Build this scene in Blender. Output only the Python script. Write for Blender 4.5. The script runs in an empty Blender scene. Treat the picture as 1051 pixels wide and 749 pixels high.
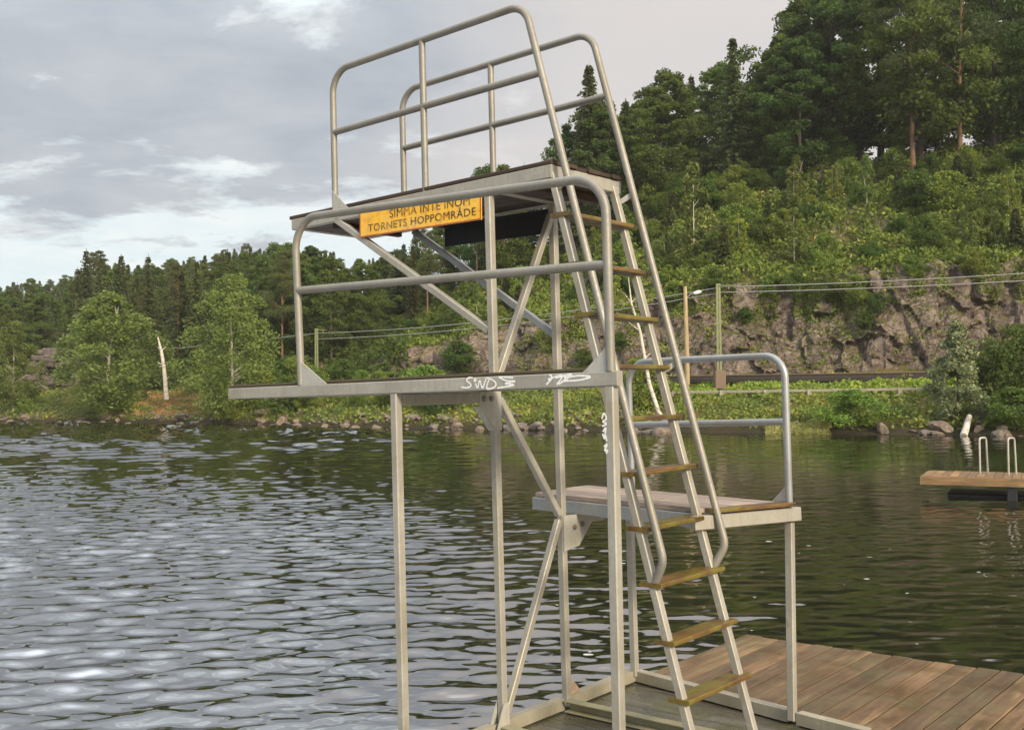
import bpy, math, random
import numpy as np
from mathutils import Vector, Matrix, noise
random.seed(7); rng = np.random.default_rng(7)
S = bpy.context.scene; COL = S.collection
pi = math.pi
# ------------------------------------------------------------------ camera
PW, PH, F = 1051.0, 749.0, 1056.8
ZC = 1.91
PITCH, ROLL = math.atan((405 - PH / 2) / F), -0.009
fw = np.array([0, math.cos(PITCH), math.sin(PITCH)])
r0 = np.array([1., 0, 0]); u0 = np.cross(r0, fw)
RT = math.cos(ROLL) * r0 + math.sin(ROLL) * u0
UP = -math.sin(ROLL) * r0 + math.cos(ROLL) * u0
cam = bpy.data.objects.new('camera', bpy.data.cameras.new('camera'))
cam.data.sensor_width = 36; cam.data.lens = F * 36 / PW; cam.data.clip_end = 5000; cam.data.clip_start = .05
cam.matrix_world = Matrix(((RT[0], UP[0], -fw[0], 0), (RT[1], UP[1], -fw[1], 0), (RT[2], UP[2], -fw[2], ZC), (0, 0, 0, 1)))
COL.objects.link(cam); S.camera = cam

def ray(px, py):
    return fw + RT * (px - PW / 2) / F - UP * (py - PH / 2) / F
def at(px, py, D):                       # a point of the place at depth D (metres along +Y)
    d = ray(px, py); d = d * (D / d[1]); return Vector((d[0], d[1], d[2] + ZC))
def on_water(px, py, z=0.):
    d = ray(px, py); t = (z - ZC) / d[2]; return d[0] * t, d[1] * t
def col_of(x, y): return PW / 2 + F * x / y

# ------------------------------------------------------------------ helpers
def link(o, parent=None):
    COL.objects.link(o)
    if parent is not None: o.parent = parent
    return o
def tag(o, label=None, cat=None, group=None, kind=None):
    if label: o['label'] = label
    if cat: o['category'] = cat
    if group: o['group'] = group
    if kind: o['kind'] = kind
    return o
def empty(name, loc=(0, 0, 0), rz=0.):
    o = bpy.data.objects.new(name, None); o.empty_display_size = .3
    o.location = loc; o.rotation_euler = (0, 0, rz); return link(o)
class MB:
    def __init__(s): s.v = []; s.f = []; s.m = []; s.sm = []
    def add(s, vs, fs, mi=0, smooth=False):
        b = len(s.v); s.v += [tuple(v) for v in vs]
        for f in fs: s.f.append([b + i for i in f]); s.m.append(mi); s.sm.append(smooth)
    def box(s, a, b, mi=0, c=0.):
        a = Vector(a); b = Vector(b); lo = Vector(map(min, a, b)); hi = Vector(map(max, a, b))
        ax = max(range(3), key=lambda i: hi[i] - lo[i]); m = (lo + hi) / 2
        p = m.copy(); q = m.copy(); p[ax] = lo[ax]; q[ax] = hi[ax]
        o = [i for i in range(3) if i != ax]
        u = Vector((0, 0, 0)); u[o[1]] = 1; d = hi - lo
        s.bar(p, q, d[o[0]], d[o[1]], u, mi, c)
    def bar(s, p, q, w, h, up=(0, 0, 1), mi=0, c=.003):
        p = Vector(p); q = Vector(q); d = (q - p).normalized(); up = Vector(up)
        if abs(d.dot(up)) > .98: up = Vector((1, 0, 0)) if abs(d.x) < .9 else Vector((0, 1, 0))
        sd = d.cross(up).normalized(); u = sd.cross(d).normalized()
        x, y = w / 2, h / 2
        c = min(c, x * .45, y * .45)
        pr = [(x - c, -y), (x, -y + c), (x, y - c), (x - c, y), (-x + c, y), (-x, y - c), (-x, -y + c), (-x + c, -y)] if c > 0 else [(x, -y), (x, y), (-x, y), (-x, -y)]
        n = len(pr); vs = [p + sd * a + u * b for a, b in pr] + [q + sd * a + u * b for a, b in pr]
        fs = [(i, (i + 1) % n, n + (i + 1) % n, n + i) for i in range(n)] + [tuple(range(n))[::-1], tuple(range(n, 2 * n))]
        s.add(vs, [f[::-1] for f in fs], mi)
    def tube(s, path, r, seg=14, mi=0, cap=True, sq=None):
        P = [Vector(p) for p in path]; n = len(P)
        rr = r if hasattr(r, '__len__') else [r] * n
        t = [(P[min(i + 1, n - 1)] - P[max(i - 1, 0)]).normalized() for i in range(n)]
        a = Vector((0, 0, 1)) if abs(t[0].z) < .9 else Vector((1, 0, 0))
        u = t[0].cross(a).normalized(); vs = []
        for i in range(n):
            u = (u - t[i] * u.dot(t[i])).normalized(); w = t[i].cross(u)
            for k in range(seg):
                an = 2 * pi * k / seg
                vs.append(P[i] + (u * math.cos(an) + w * math.sin(an)) * rr[i])
        fs = []
        for i in range(n - 1):
            for k in range(seg):
                k2 = (k + 1) % seg
                fs.append((i * seg + k, i * seg + k2, (i + 1) * seg + k2, (i + 1) * seg + k))
        b = len(s.v)
        s.add(vs, fs, mi, True)
        if cap: s.add([vs[k] for k in range(seg)], [tuple(range(seg))[::-1]], mi); s.add(vs[-seg:], [tuple(range(seg))], mi)
    def prism(s, poly, axis, a, b, mi=0):     # polygon in the two other axes, extruded between a and b on 'axis'
        o = [i for i in range(3) if i != axis]
        def mk(p, z):
            v = [0, 0, 0]; v[o[0]] = p[0]; v[o[1]] = p[1]; v[axis] = z; return v
        n = len(poly); vs = [mk(p, a) for p in poly] + [mk(p, b) for p in poly]
        s.add(vs, [tuple(range(n)), tuple(range(n, 2 * n))[::-1]] + [(i, n + i, n + (i + 1) % n, (i + 1) % n) for i in range(n)], mi)
    def mesh(s, name, mats):
        me = bpy.data.meshes.new(name); me.from_pydata(s.v, [], s.f)
        for m in (mats if isinstance(mats, (list, tuple)) else [mats]): me.materials.append(m)
        me.polygons.foreach_set('material_index', s.m); me.polygons.foreach_set('use_smooth', s.sm)
        me.validate(); me.update()
        import bmesh
        if len(s.f) < 40000:
            bm = bmesh.new(); bm.from_mesh(me); bmesh.ops.recalc_face_normals(bm, faces=bm.faces); bm.to_mesh(me); bm.free()
        return me
    def build(s, name, mats, parent=None):
        return link(bpy.data.objects.new(name, s.mesh(name, mats)), parent)
def np_mesh(name, V, Q, mats, mi=None, smooth=False):
    """fast mesh from numpy arrays, Q is (n,3) or (n,4)"""
    me = bpy.data.meshes.new(name); n, k = Q.shape
    me.vertices.add(len(V)); me.vertices.foreach_set('co', np.ascontiguousarray(V, dtype=np.float32).ravel())
    me.loops.add(n * k); me.loops.foreach_set('vertex_index', np.ascontiguousarray(Q, dtype=np.int32).ravel())
    me.polygons.add(n); me.polygons.foreach_set('loop_start', np.arange(0, n * k, k, dtype=np.int32))
    me.polygons.foreach_set('loop_total', np.full(n, k, dtype=np.int32))
    for m in (mats if isinstance(mats, (list, tuple)) else [mats]): me.materials.append(m)
    if mi is not None: me.polygons.foreach_set('material_index', np.asarray(mi, dtype=np.int32))
    me.polygons.foreach_set('use_smooth', np.full(n, smooth, dtype=bool))
    me.update(calc_edges=True); return me
def fillet(pts, r, n=9):
    P = [Vector(p) for p in pts]; out = [P[0]]
    for i in range(1, len(P) - 1):
        a = (P[i - 1] - P[i]).normalized(); b = (P[i + 1] - P[i]).normalized()
        ang = a.angle(b); rad = r[i - 1] if hasattr(r, '__len__') else r
        L = rad / math.tan(ang / 2); c = P[i] + (a + b).normalized() * (rad / math.sin(ang / 2))
        s0 = P[i] + a * L - c; s1 = P[i] + b * L - c; ax = s0.cross(s1).normalized(); full = s0.angle(s1)
        for k in range(n + 1): out.append(c + Matrix.Rotation(full * k / n, 3, ax) @ s0)
    out.append(P[-1]); return out

# ------------------------------------------------------------------ materials
class Mat:
    def __init__(s, name, rough=.6, metal=0., spec=.5):
        s.m = bpy.data.materials.new(name); s.m.use_nodes = True; s.t = s.m.node_tree; s.N = s.t.nodes; s.L = s.t.links
        s.b = s.N['Principled BSDF']; s.b.inputs['Roughness'].default_value = rough; s.b.inputs['Metallic'].default_value = metal
        s.b.inputs['Specular IOR Level'].default_value = spec
    def n(s, typ, **kw):
        x = s.N.new(typ)
        for k, v in kw.items():
            if k.startswith('i_'):
                key = k[2:]; key = int(key) if key.isdigit() else key
                if hasattr(v, 'bl_idname') or isinstance(v, bpy.types.NodeSocket): s.L.new(v, x.inputs[key])
                else: x.inputs[key].default_value = v
            else: setattr(x, k, v)
        return x
    def coord(s, sc=(1, 1, 1), kind='Object'):
        tc = s.n('ShaderNodeTexCoord'); mp = s.n('ShaderNodeMapping'); mp.inputs['Scale'].default_value = sc
        s.L.new(tc.outputs[kind], mp.inputs['Vector']); return mp.outputs[0]
    def noise(s, sc=5., det=5., rough=.6, vec=None, scl=(1, 1, 1), dist=0.):
        x = s.n('ShaderNodeTexNoise'); x.inputs['Scale'].default_value = sc; x.inputs['Detail'].default_value = det
        x.inputs['Roughness'].default_value = rough; x.inputs['Distortion'].default_value = dist
        s.L.new(vec if vec is not None else s.coord(scl), x.inputs['Vector']); return x.outputs['Fac']
    def ramp(s, fac, stops):
        r = s.n('ShaderNodeValToRGB'); s.L.new(fac, r.inputs[0]); e = r.color_ramp.elements
        while len(e) > len(stops): e.remove(e[-1])
        while len(e) < len(stops): e.new(.5)
        for k, (p, c) in zip(e, stops):
            k.position = p; k.color = (*c, 1) if hasattr(c, '__len__') else (c, c, c, 1)
        return r.outputs[0]
    def mix(s, fac, a, b, mode='MIX'):
        x = s.n('ShaderNodeMix', data_type='RGBA', blend_type=mode)
        for sock, v in ((0, fac), (6, a), (7, b)):
            if isinstance(v, bpy.types.NodeSocket): s.L.new(v, x.inputs[sock])
            elif hasattr(v, '__len__'): x.inputs[sock].default_value = (*v, 1)
            else: x.inputs[sock].default_value = v
        return x.outputs[2]
    def math(s, op, a, b=0., clamp=False):
        x = s.n('ShaderNodeMath', operation=op, use_clamp=clamp)
        for i, v in enumerate((a, b)):
            if isinstance(v, bpy.types.NodeSocket): s.L.new(v, x.inputs[i])
            else: x.inputs[i].default_value = v
        return x.outputs[0]
    def color(s, c):
        if isinstance(c, bpy.types.NodeSocket): s.L.new(c, s.b.inputs['Base Color'])
        else: s.b.inputs['Base Color'].default_value = (*c, 1)
        return s
    def set(s, name, v):
        if isinstance(v, bpy.types.NodeSocket): s.L.new(v, s.b.inputs[name])
        else: s.b.inputs[name].default_value = v
        return s
    def bump(s, h, strength=.3, dist=.02):
        x = s.n('ShaderNodeBump'); x.inputs['Strength'].default_value = strength; x.inputs['Distance'].default_value = dist
        s.L.new(h, x.inputs['Height']); s.L.new(x.outputs[0], s.b.inputs['Normal']); return s

def metal_mat(name, c0, c1, rust=.35, rough=.5, metal=.35):
    M = Mat(name, rough, metal)
    a = M.noise(3.5, 6, .65); b = M.noise(55, 3, .6); st = M.noise(9, 4, .6, scl=(6, 6, .7))
    c = M.ramp(a, [(.3, c0), (.7, c1)])
    c = M.mix(M.math('MULTIPLY', M.ramp(b, [(.35, 0.), (.7, 1.)]), .28), c, tuple(x * .72 for x in c0))
    c = M.mix(M.math('MULTIPLY', M.ramp(st, [(.50, 0.), (.70, 1.)]), .55), c, (.30, .25, .16))
    ru = M.noise(7, 6, .7); c = M.mix(M.math('MULTIPLY', M.ramp(ru, [(.66, 0.), (.76, 1.)]), rust), c, (.22, .10, .035))
    gr = M.noise(2.2, 5, .7); c = M.mix(M.math('MULTIPLY', M.ramp(gr, [(.48, 0.), (.72, 1.)]), .45), c, (.20, .18, .11))
    M.color(c); M.set('Roughness', M.math('ADD', M.math('MULTIPLY', b, .25), rough - .1))
    M.bump(M.noise(90, 3, .6), .08, .003); return M.m
STEEL = metal_mat('galvanised_steel', (.315, .30, .26), (.44, .42, .36), .5)
BASE = metal_mat('dirty_base_steel', (.26, .235, .17), (.44, .41, .32), .5, .55, .2)
STEEL_D = metal_mat('dull_steel_tube', (.20, .193, .172), (.29, .277, .245), .3, .5, .35)
STEEL_B = metal_mat('bluish_steel', (.28, .30, .315), (.38, .395, .40), .12, .42, .5)
PLATE = metal_mat('pale_steel_plate', (.38, .375, .34), (.46, .45, .40), .15, .6, .2)
def wood_mat(name, c0, c1, c2, scl, green=.0, wet=.35, gcol=(.10, .11, .025), dirt=(.05, .035, .02), spread=.35):
    M = Mat(name, .5)
    isl = M.n('ShaderNodeNewGeometry').outputs['Random Per Island']
    add = M.n('ShaderNodeVectorMath', operation='ADD'); tc = M.n('ShaderNodeTexCoord')
    cv = M.n('ShaderNodeCombineXYZ'); ml = M.math('MULTIPLY', isl, 37.)
    for i in range(3): M.L.new(ml, cv.inputs[i])
    M.L.new(tc.outputs['Object'], add.inputs[0]); M.L.new(cv.outputs[0], add.inputs[1])
    mp = M.n('ShaderNodeMapping'); mp.inputs['Scale'].default_value = scl; M.L.new(add.outputs[0], mp.inputs[0])
    g = M.noise(1., 8, .65, mp.outputs[0], dist=.6)
    mp2 = M.n('ShaderNodeMapping'); mp2.inputs['Scale'].default_value = tuple(x * 3.7 for x in scl); M.L.new(add.outputs[0], mp2.inputs[0])
    fine = M.noise(1., 4, .6, mp2.outputs[0])
    c = M.ramp(g, [(.28, c0), (.5, c1), (.74, c2)])
    c = M.mix(M.math('MULTIPLY', M.ramp(fine, [(.4, 0.), (.65, 1.)]), .4), c, dirt)
    v = M.math('ADD', M.math('MULTIPLY', isl, spread * 2), 1 - spread)
    hs = M.n('ShaderNodeHueSaturation'); M.L.new(c, hs.inputs['Color']); M.L.new(v, hs.inputs['Value']); c = hs.outputs[0]
    bl = M.noise(2.3, 6, .7, dist=.5); c = M.mix(M.math('MULTIPLY', M.ramp(bl, [(.45, 0.), (.68, 1.)]), .65), c, tuple(x * .55 for x in c1))
    if green: 
        gn = M.noise(3.1, 6, .7, dist=.8); c = M.mix(M.math('MULTIPLY', M.ramp(gn, [(.46, 0.), (.6, 1.)]), green), c, gcol)
    M.color(c)
    M.set('Roughness', M.ramp(bl, [(.4, wet + .3), (.6, wet)]))
    M.bump(g, .35, .006); return M.m
TREAD = wood_mat('wet_oiled_tread', (.036, .019, .006), (.12, .062, .015), (.225, .125, .028), (14, 1.6, 14), .85, .2, (.15, .125, .014))
DOCK = wood_mat('weathered_dock_boards', (.045, .023, .009), (.135, .075, .030), (.245, .155, .078), (16, 1.1, 16), .28, .3, (.10, .11, .04))
DOCKWET = wood_mat('waterlogged_boards', (.055, .05, .04), (.10, .092, .072), (.15, .14, .11), (2., 12, 12), .55, .1, (.085, .09, .02), (.03, .03, .02), .2)
PINK = wood_mat('sun_bleached_boards', (.22, .165, .13), (.33, .26, .215), (.43, .35, .295), (1.2, 14, 14), .0, .5, spread=.2)
DARKDECK = wood_mat('dark_mossy_boards', (.035, .024, .013), (.065, .045, .022), (.10, .075, .038), (1.4, 12, 12), .5, .6, (.045, .05, .014))
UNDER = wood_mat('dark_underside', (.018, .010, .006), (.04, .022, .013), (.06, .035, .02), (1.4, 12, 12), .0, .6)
RAFT = wood_mat('raft_timber', (.12, .062, .024), (.22, .125, .052), (.31, .20, .095), (1.5, 1.5, 12), .1, .5)
PINE_W = wood_mat('pole_timber', (.30, .22, .11), (.42, .32, .17), (.50, .40, .22), (10, 10, .6), .0, .6)
def flat(name, c, rough=.6, metal=0., var=.25, sc=12):
    M = Mat(name, rough, metal); a = M.noise(sc, 5, .65)
    M.color(M.mix(M.ramp(a, [(.35, 0.), (.7, 1.)]), c, tuple(x * (1 - var) for x in c))); return M.m
NAVY = flat('dark_panel_paint', (.022, .026, .032), .5)
WHITE = flat('white_paint', (.80, .79, .76), .5, 0, .06)
BLACK = flat('black_plastic', (.012, .012, .012), .5)
MASTG = flat('mast_green_steel', (.20, .22, .10), .6, .2)
CONC = flat('concrete', (.20, .14, .10), .85)
LAMP = flat('lamp_head_grey', (.75, .78, .8), .4)
WIRE = flat('wire', (.30, .29, .27), .5)
DARKBEAM = flat('tarred_wall', (.045, .035, .028), .8, 0, .5, 3)
RAILW = flat('bleached_rail_wood', (.38, .33, .26), .8, 0, .35, 6)
def letter_mat():
    M = Mat('worn_black_lettering', .6); a = M.noise(9, 6, .75); M.color(M.mix(M.ramp(a, [(.44, 0.), (.62, 1.)]), (.035, .025, .015), (.42, .25, .05))); return M.m
LETTER = letter_mat()
GRAF = flat('white_spray_paint', (.78, .78, .76), .6, 0, .1, 90)
def sign_mat():
    M = Mat('yellow_sign_sheet', .45)
    a = M.noise(4, 6, .7); b = M.noise(22, 5, .7); w = M.noise(2.2, 6, .75)
    c = M.ramp(a, [(.3, (.78, .38, .015)), (.6, (.85, .50, .03)), (.8, (.80, .46, .10))])
    c = M.mix(M.math('MULTIPLY', M.ramp(b, [(.50, 0.), (.68, 1.)]), .75), c, (.50, .19, .04))
    c = M.mix(M.math('MULTIPLY', M.ramp(w, [(.47, 0.), (.66, 1.)]), .6), c, (.58, .40, .22))
    M.color(c); return M.m
SIGN = sign_mat(); SIGNRIM = flat('red_brown_rim', (.42, .11, .035), .6, 0, .4, 20)

def leaf_mat(name, dark, mid, light, trans=.35, nscale=.9, vary=.18):
    M = Mat(name, .55, 0, .25)
    oi = M.n('ShaderNodeObjectInfo').outputs['Random']
    n1 = M.noise(nscale, 4, .6); isl = M.n('ShaderNodeNewGeometry').outputs['Random Per Island']
    f = M.math('ADD', M.math('MULTIPLY', n1, .75), M.math('MULTIPLY', isl, .25))
    c = M.ramp(f, [(.32, dark), (.5, mid), (.68, light)])
    hs = M.n('ShaderNodeHueSaturation'); M.L.new(c, hs.inputs['Color'])
    M.L.new(M.math('ADD', M.math('MULTIPLY', oi, .05), .475), hs.inputs['Hue'])
    fr = M.n('ShaderNodeMath', operation='FRACT'); M.L.new(M.math('MULTIPLY', oi, 7.31), fr.inputs[0])
    M.L.new(M.math('ADD', M.math('MULTIPLY', fr.outputs[0], vary * 2), 1 - vary), hs.inputs['Value'])
    M.color(hs.outputs[0])
    tr = M.n('ShaderNodeBsdfTranslucent'); M.L.new(hs.outputs[0], tr.inputs[0])
    mx = M.n('ShaderNodeMixShader'); mx.inputs[0].default_value = trans
    M.L.new(M.b.outputs[0], mx.inputs[1]); M.L.new(tr.outputs[0], mx.inputs[2])
    M.L.new(mx.outputs[0], M.N['Material Output'].inputs[0]); return M.m
L_SPRUCE = leaf_mat('spruce_needles', (0.0393, 0.0556, 0.0173), (0.0754, 0.0954, 0.0272), (0.1282, 0.1459, 0.0445), .36)
L_PINE = leaf_mat('pine_needles', (0.0543, 0.077, 0.0247), (0.1026, 0.13, 0.042), (0.1583, 0.1856, 0.0618), .36)
L_BROAD = leaf_mat('broad_leaves', (0.0512, 0.0824, 0.0153), (0.1025, 0.1561, 0.0284), (0.1665, 0.2247, 0.0459), .5)
L_OAK = leaf_mat('dark_broad_leaves', (0.0416, 0.0719, 0.0137), (0.086, 0.1358, 0.0251), (0.1387, 0.1997, 0.041), .5)
L_BIRCH = leaf_mat('birch_leaves', (0.0952, 0.1323, 0.0286), (0.1568, 0.2012, 0.044), (0.224, 0.2702, 0.0682), .4)
L_BUSH = leaf_mat('bush_leaves', (0.0766, 0.1174, 0.0181), (0.1469, 0.206, 0.0325), (0.2362, 0.2871, 0.0496), .35, 1.5)
L_YEL = leaf_mat('yellow_green_plants', (0.1254, 0.1811, 0.022), (0.209, 0.2777, 0.036), (0.3344, 0.3864, 0.06), .35, .8)
L_GRASS = leaf_mat('mixed_herbs', (0.1063, 0.1438, 0.026), (0.1875, 0.2125, 0.04), (0.3125, 0.275, 0.06), .3, .35)
L_DRY = leaf_mat('dry_grass', (.40, .26, .10), (.54, .36, .15), (.64, .45, .20), .3, .5)
L_YPINE = leaf_mat('young_pine_needles', (.115, .14, .06), (.175, .21, .095), (.23, .27, .13), .2, 1.5)
B_DARK = flat('dark_bark', (.07, .052, .038), .9, 0, .4, 8)
B_PINE = flat('orange_pine_bark', (.19, .105, .06), .9, 0, .45, 4)
def birch_bark():
    M = Mat('birch_bark', .7); a = M.noise(3., 5, .7, scl=(1, 1, 3)); M.color(M.ramp(a, [(.36, (.16, .14, .12)), (.46, (.44, .39, .32)), (.7, (.56, .52, .45))])); return M.m
B_BIRCH = birch_bark()
L_REED = leaf_mat('reed_blades', (.26, .25, .08), (.34, .32, .11), (.42, .38, .15), .3)

# ------------------------------------------------------------------ the diving tower, in its own frame
ZW = ZC - 1.794
tower = empty('diving_tower')
tower.matrix_world = Matrix(((.7597, .65, -.0181, -.0664), (-.65, .7599, .0033, 5.7019), (.0159, .0093, .9998, ZW), (0, 0, 0, 1)))
tag(tower, 'tall galvanised steel diving tower with three platforms, tube railings and a steep wooden ladder', 'diving tower')
a, b, c = .7413, .5725, 1.2895
ZM, ZT, Z1, Z1R = 1.875, 3.002, 1.151, 1.126
W_ = .044
def lean(z): return (1.174 + .018 * min(z, 1.2), 1.094 + .015 * min(z, 1.2))
x6, y6 = lean(0)
def post(p, q):
    m = MB(); m.bar(p, q, W_, W_, (0, 1, 0), 0, .005); return m.build('post', STEEL, tower)
post((0, -a, -.2), (0, -a, ZM - .064)); post((0, 0, -.03), (0, 0, ZT - .073)); post((0, b, -.02), (0, b, ZT - .073))
post((0, c, -.03), (0, c, Z1 - .075)); p4 = post((1.29, -a, -.1), (1.31, -a, ZM - .064)); post((x6, y6, -.05), (*lean(1.04), 1.04))
def bars(name, lst, mat=STEEL, parent=tower):
    m = MB()
    for p, q, w, h in lst: m.bar(p, q, w, h, (0, 0, 1), 0, .004)
    return m.build(name, mat, parent)
# --- middle platform
mf = bars('platform_frame', [((-1.407, -a, ZM - .031), (1.352, -a, ZM - .031), .044, .062),
    ((-1.387, -a + .022, ZM - .033), (-1.387, -.10, ZM - .033), .038, .056), ((1.325, -a + .022, ZM - .033), (.79, -.10, ZM - .033), .038, .056),
    ((-1.407, -.08, ZM - .032), (.76, -.08, ZM - .032), .038, .058)])
bars('cross_beam', [((0, -a + .022, ZM - .094), (0, -.024, ZM - .094), .05, .06)])
def deck(name, x0, x1, y0, y1, z, th, n, mat, parent, skew=0.):
    m = MB(); w = (y1 - y0) / n
    for i in range(n):
        d0, d1 = random.uniform(-.018, .012), random.uniform(-.012, .018)
        m.box((x0 + d0, y0 + i * w + .003, z + random.uniform(0, .002)), (x1 + d1 - skew * (i + .5) / n, y0 + (i + 1) * w - .003, z + th + random.uniform(-.003, .002)), 0, .004)
    return m.build(name, mat, parent)
deck('deck', -1.41, 1.30, -a - .012, -.07, ZM + .001, .020, 6, DARKDECK, mf, .56)
# --- upper platform
uf = bars('platform_frame', [((-1.746, 0, ZT - .036), (.456, 0, ZT - .036), .040, .071), ((-1.746, .61, ZT - .036), (.456, .61, ZT - .036), .040, .071),
    ((.435, .021, ZT - .0365), (.435, .589, ZT - .0365), .04, .072), ((-1.725, .021, ZT - .035), (-1.725, .589, ZT - .035), .04, .066),
    ((0, .024, ZT - .045), (0, .58, ZT - .045), .05, .055)])
deck('deck', -1.756, .466, -.022, .632, ZT + .001, .022, 6, UNDER, uf)
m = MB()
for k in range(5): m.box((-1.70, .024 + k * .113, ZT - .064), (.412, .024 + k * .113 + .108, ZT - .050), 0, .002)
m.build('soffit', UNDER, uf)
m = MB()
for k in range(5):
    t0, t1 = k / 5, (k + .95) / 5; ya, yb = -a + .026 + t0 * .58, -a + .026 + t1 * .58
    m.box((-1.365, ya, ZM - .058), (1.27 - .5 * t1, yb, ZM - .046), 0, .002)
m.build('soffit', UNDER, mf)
bars('joist', [((-.9, .022, ZT - .085), (-.9, .588, ZT - .085), .045, .04)], UNDER, uf); bars('joist', [((.30, .022, ZT - .09), (.30, .588, ZT - .09), .05, .05)], UNDER, uf); bars('joist', [((-1.35, .022, ZT - .085), (-1.35, .588, ZT - .085), .045, .04)], UNDER, uf)
m = MB(); m.bar((-.96, .63, 2.863), (-.01, .63, 2.842), .006, .15, (0, 0, 1)); m.build('back_panel', NAVY, tower)
# --- lower platform (its right end is skewed, as in the photo)
R1 = Vector((*lean(1.13), Z1R))
dirx = (Vector((R1.x, R1.y, Z1R)) - Vector((-.3515, c + .03, Z1))).normalized()
m = MB()
A0 = Vector((-.3515, .752, Z1 - .04)); A1 = Vector((.93, .575, Z1R - .035))
B0 = Vector((-.3515, 1.315, Z1 - .04)); B1 = Vector((R1.x, R1.y + .02, Z1R - .045))
m.bar(A0, A1, .04, .075); m.bar(B0, B1, .04, .07); m.bar(A0 + Vector((.02, .021, 0)), B0 + Vector((.02, -.021, 0)), .04, .07)
lf = m.build('platform_frame', STEEL_B, tower)
bars('cross_beam', [((.935, .50, Z1R - .040), (R1.x + .035, R1.y + .035, Z1R - .040), .05, .075)]); bars('cross_beam', [((0, b + .024, 1.035), (0, c, 1.035), .05, .06)])
m = MB(); n = 5
for i in range(n):
    t0, t1 = i / n, (i + 1) / n
    p0 = A0.lerp(B0, t0); p1 = A0.lerp(B0, t1); q0 = A1.lerp(B1, t0); q1 = A1.lerp(B1, t1)
    dx = random.uniform(-.015, .015)
    vs = []
    for z in (.042, .066):
        for P, s in ((p0, 1), (q0, 1), (q1, -1), (p1, -1)):
            vs.append(Vector((P.x + (dx if P in (p0, p1) else .0), P.y + s * .003, P.z + z)))
    m.add(vs, [(0, 1, 2, 3), (4, 5, 6, 7), (0, 1, 5, 4), (1, 2, 6, 5), (2, 3, 7, 6), (3, 0, 4, 7)])
m.build('deck', PINK, lf)
m = MB(); m.bar((.975, .60, Z1R + .018), (R1.x + .005, R1.y - .0, Z1R + .018), .10, .02); m.build('end_board', TREAD, lf)
# --- braces
def brace(p, q, w=.04): return bars('brace', [(p, q, w, w)])
brace((0, .030, .05), (0, b - .03, 1.045)); brace((0, .035, 1.775), (0, b - .028, 1.08)); brace((0, .035, 1.90), (0, b - .02, 2.86))
brace((-.022, 0, 2.15), (-1.30, 0, 2.94)); bars('brace', [((-.022, b + .02, 2.145), (-1.21, b + .02, 2.92), .04, .04)], STEEL_B)
# --- gussets with bolts
def bolt(pos, ax, par):
    mb = MB(); p = Vector(pos); d = Vector((0, 0, 0)); d[ax] = 1
    mb.tube([p, p + d * .006], .017, 12); mb.tube([p + d * .006, p + d * .016], .012, 6); return mb.build('bolt', STEEL_D, par)
m = MB(); m.prism([(-.150, 1.812), (.022, 1.812), (.022, 1.60), (-.028, 1.60), (-.150, 1.735)], 0, .023, .030)
m.prism([(-.150, 1.735), (-.028, 1.60), (.022, 1.60), (.022, 1.598), (-.03, 1.597), (-.153, 1.733)], 0, -.022, .023)
g = m.build('gusset_plate', PLATE, tower); bolt((.030, -.122, 1.775), 0, g); bolt((.030, -.062, 1.775), 0, g)
m = MB(); m.prism([(b - .02, 1.068), (.85, 1.068), (.85, 1.02), (.70, .88), (b - .02, .86)], 0, .023, .030)
g = m.build('gusset_plate', PLATE, tower); bolt((.030, .655, .995), 0, g); bolt((.030, .735, 1.005), 0, g)
def foot_gusset(poly, y): 
    mb = MB(); mb.prism(poly, 1, y - .003, y + .003); return mb.build('gusset_plate', PLATE, tower)
foot_gusset([(1.315, ZM + .001), (1.175, ZM + .001), (1.20, ZM + .018), (1.315, 1.99)], -a - .014)
foot_gusset([(-.758, ZM + .001), (-.518, ZM + .001), (-.758, 2.02)], -a - .014)
foot_gusset([(-1.319, ZT - .03), (-1.14, ZT - .03), (-1.319, ZT + .13)], -.020)
# --- ladder
def LX(z): return 1.2167 - .263 * z
S1, S2 = .0154, .5723
for y in (S1, S2): bars('stringer', [((LX(-.06), y, -.06), (LX(2.96), y, 2.96), .042, .040)])
for i in range(10):
    z = .3033 + .2695 * i; x = LX(z); mb = MB()
    tilt = random.uniform(-.004, .004)
    mb.bar((x - .005, S1 - .026, z + tilt), (x - .005, S2 + .048, z - tilt), .120 + random.uniform(-.008, .008), .023, (0, 0, 1), 0, .004)
    mb.build('tread', TREAD, tower)
# --- railings
RR = .0205
def railing(mbs, mat): return mbs.build('railing', mat, tower)
def bar_ends(mb, p, q, r=RR):               # a tube with flattened welded ends
    p = Vector(p); q = Vector(q); mb.tube([p.lerp(q, t) for t in (0, .02, .06, .5, .94, .98, 1)], [r * .95, r * 1.0, r, r, r, r * 1.0, r * .95], 14)
def HX(z): return LX(z) + .1027
for y in (.0, .61):
    m = MB(); zt = ZT + .902
    pth = [(-1.319, y, ZT - .05), (-1.319, y, zt), (HX(zt), y, zt), (HX(.965), y, .965), (LX(.85) + .01, y + (.012 if y < .3 else -.03), .845)]
    m.tube(fillet(pth, [.15, .14, .10], 10), RR, 16)
    zm = ZT + .506; bar_ends(m, (-1.319, y, zm), (HX(zm), y, zm))
    m.tube([(-.499, y, ZT - .03 if y < .3 else ZT), (-.499, y, zt)], RR * .97, 14)
    r = railing(m, STEEL_D)
    for z in (1.93, 2.90):
        mb = MB(); ys = S1 if y < .3 else S2
        mb.bar((LX(z) + .02, ys + (.0 if y < .3 else .012), z - .03), (HX(z) - .012, y, z + .01), .01, .03); mb.build('bracket', PLATE, r)
m = MB(); y = -a - .006
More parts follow.
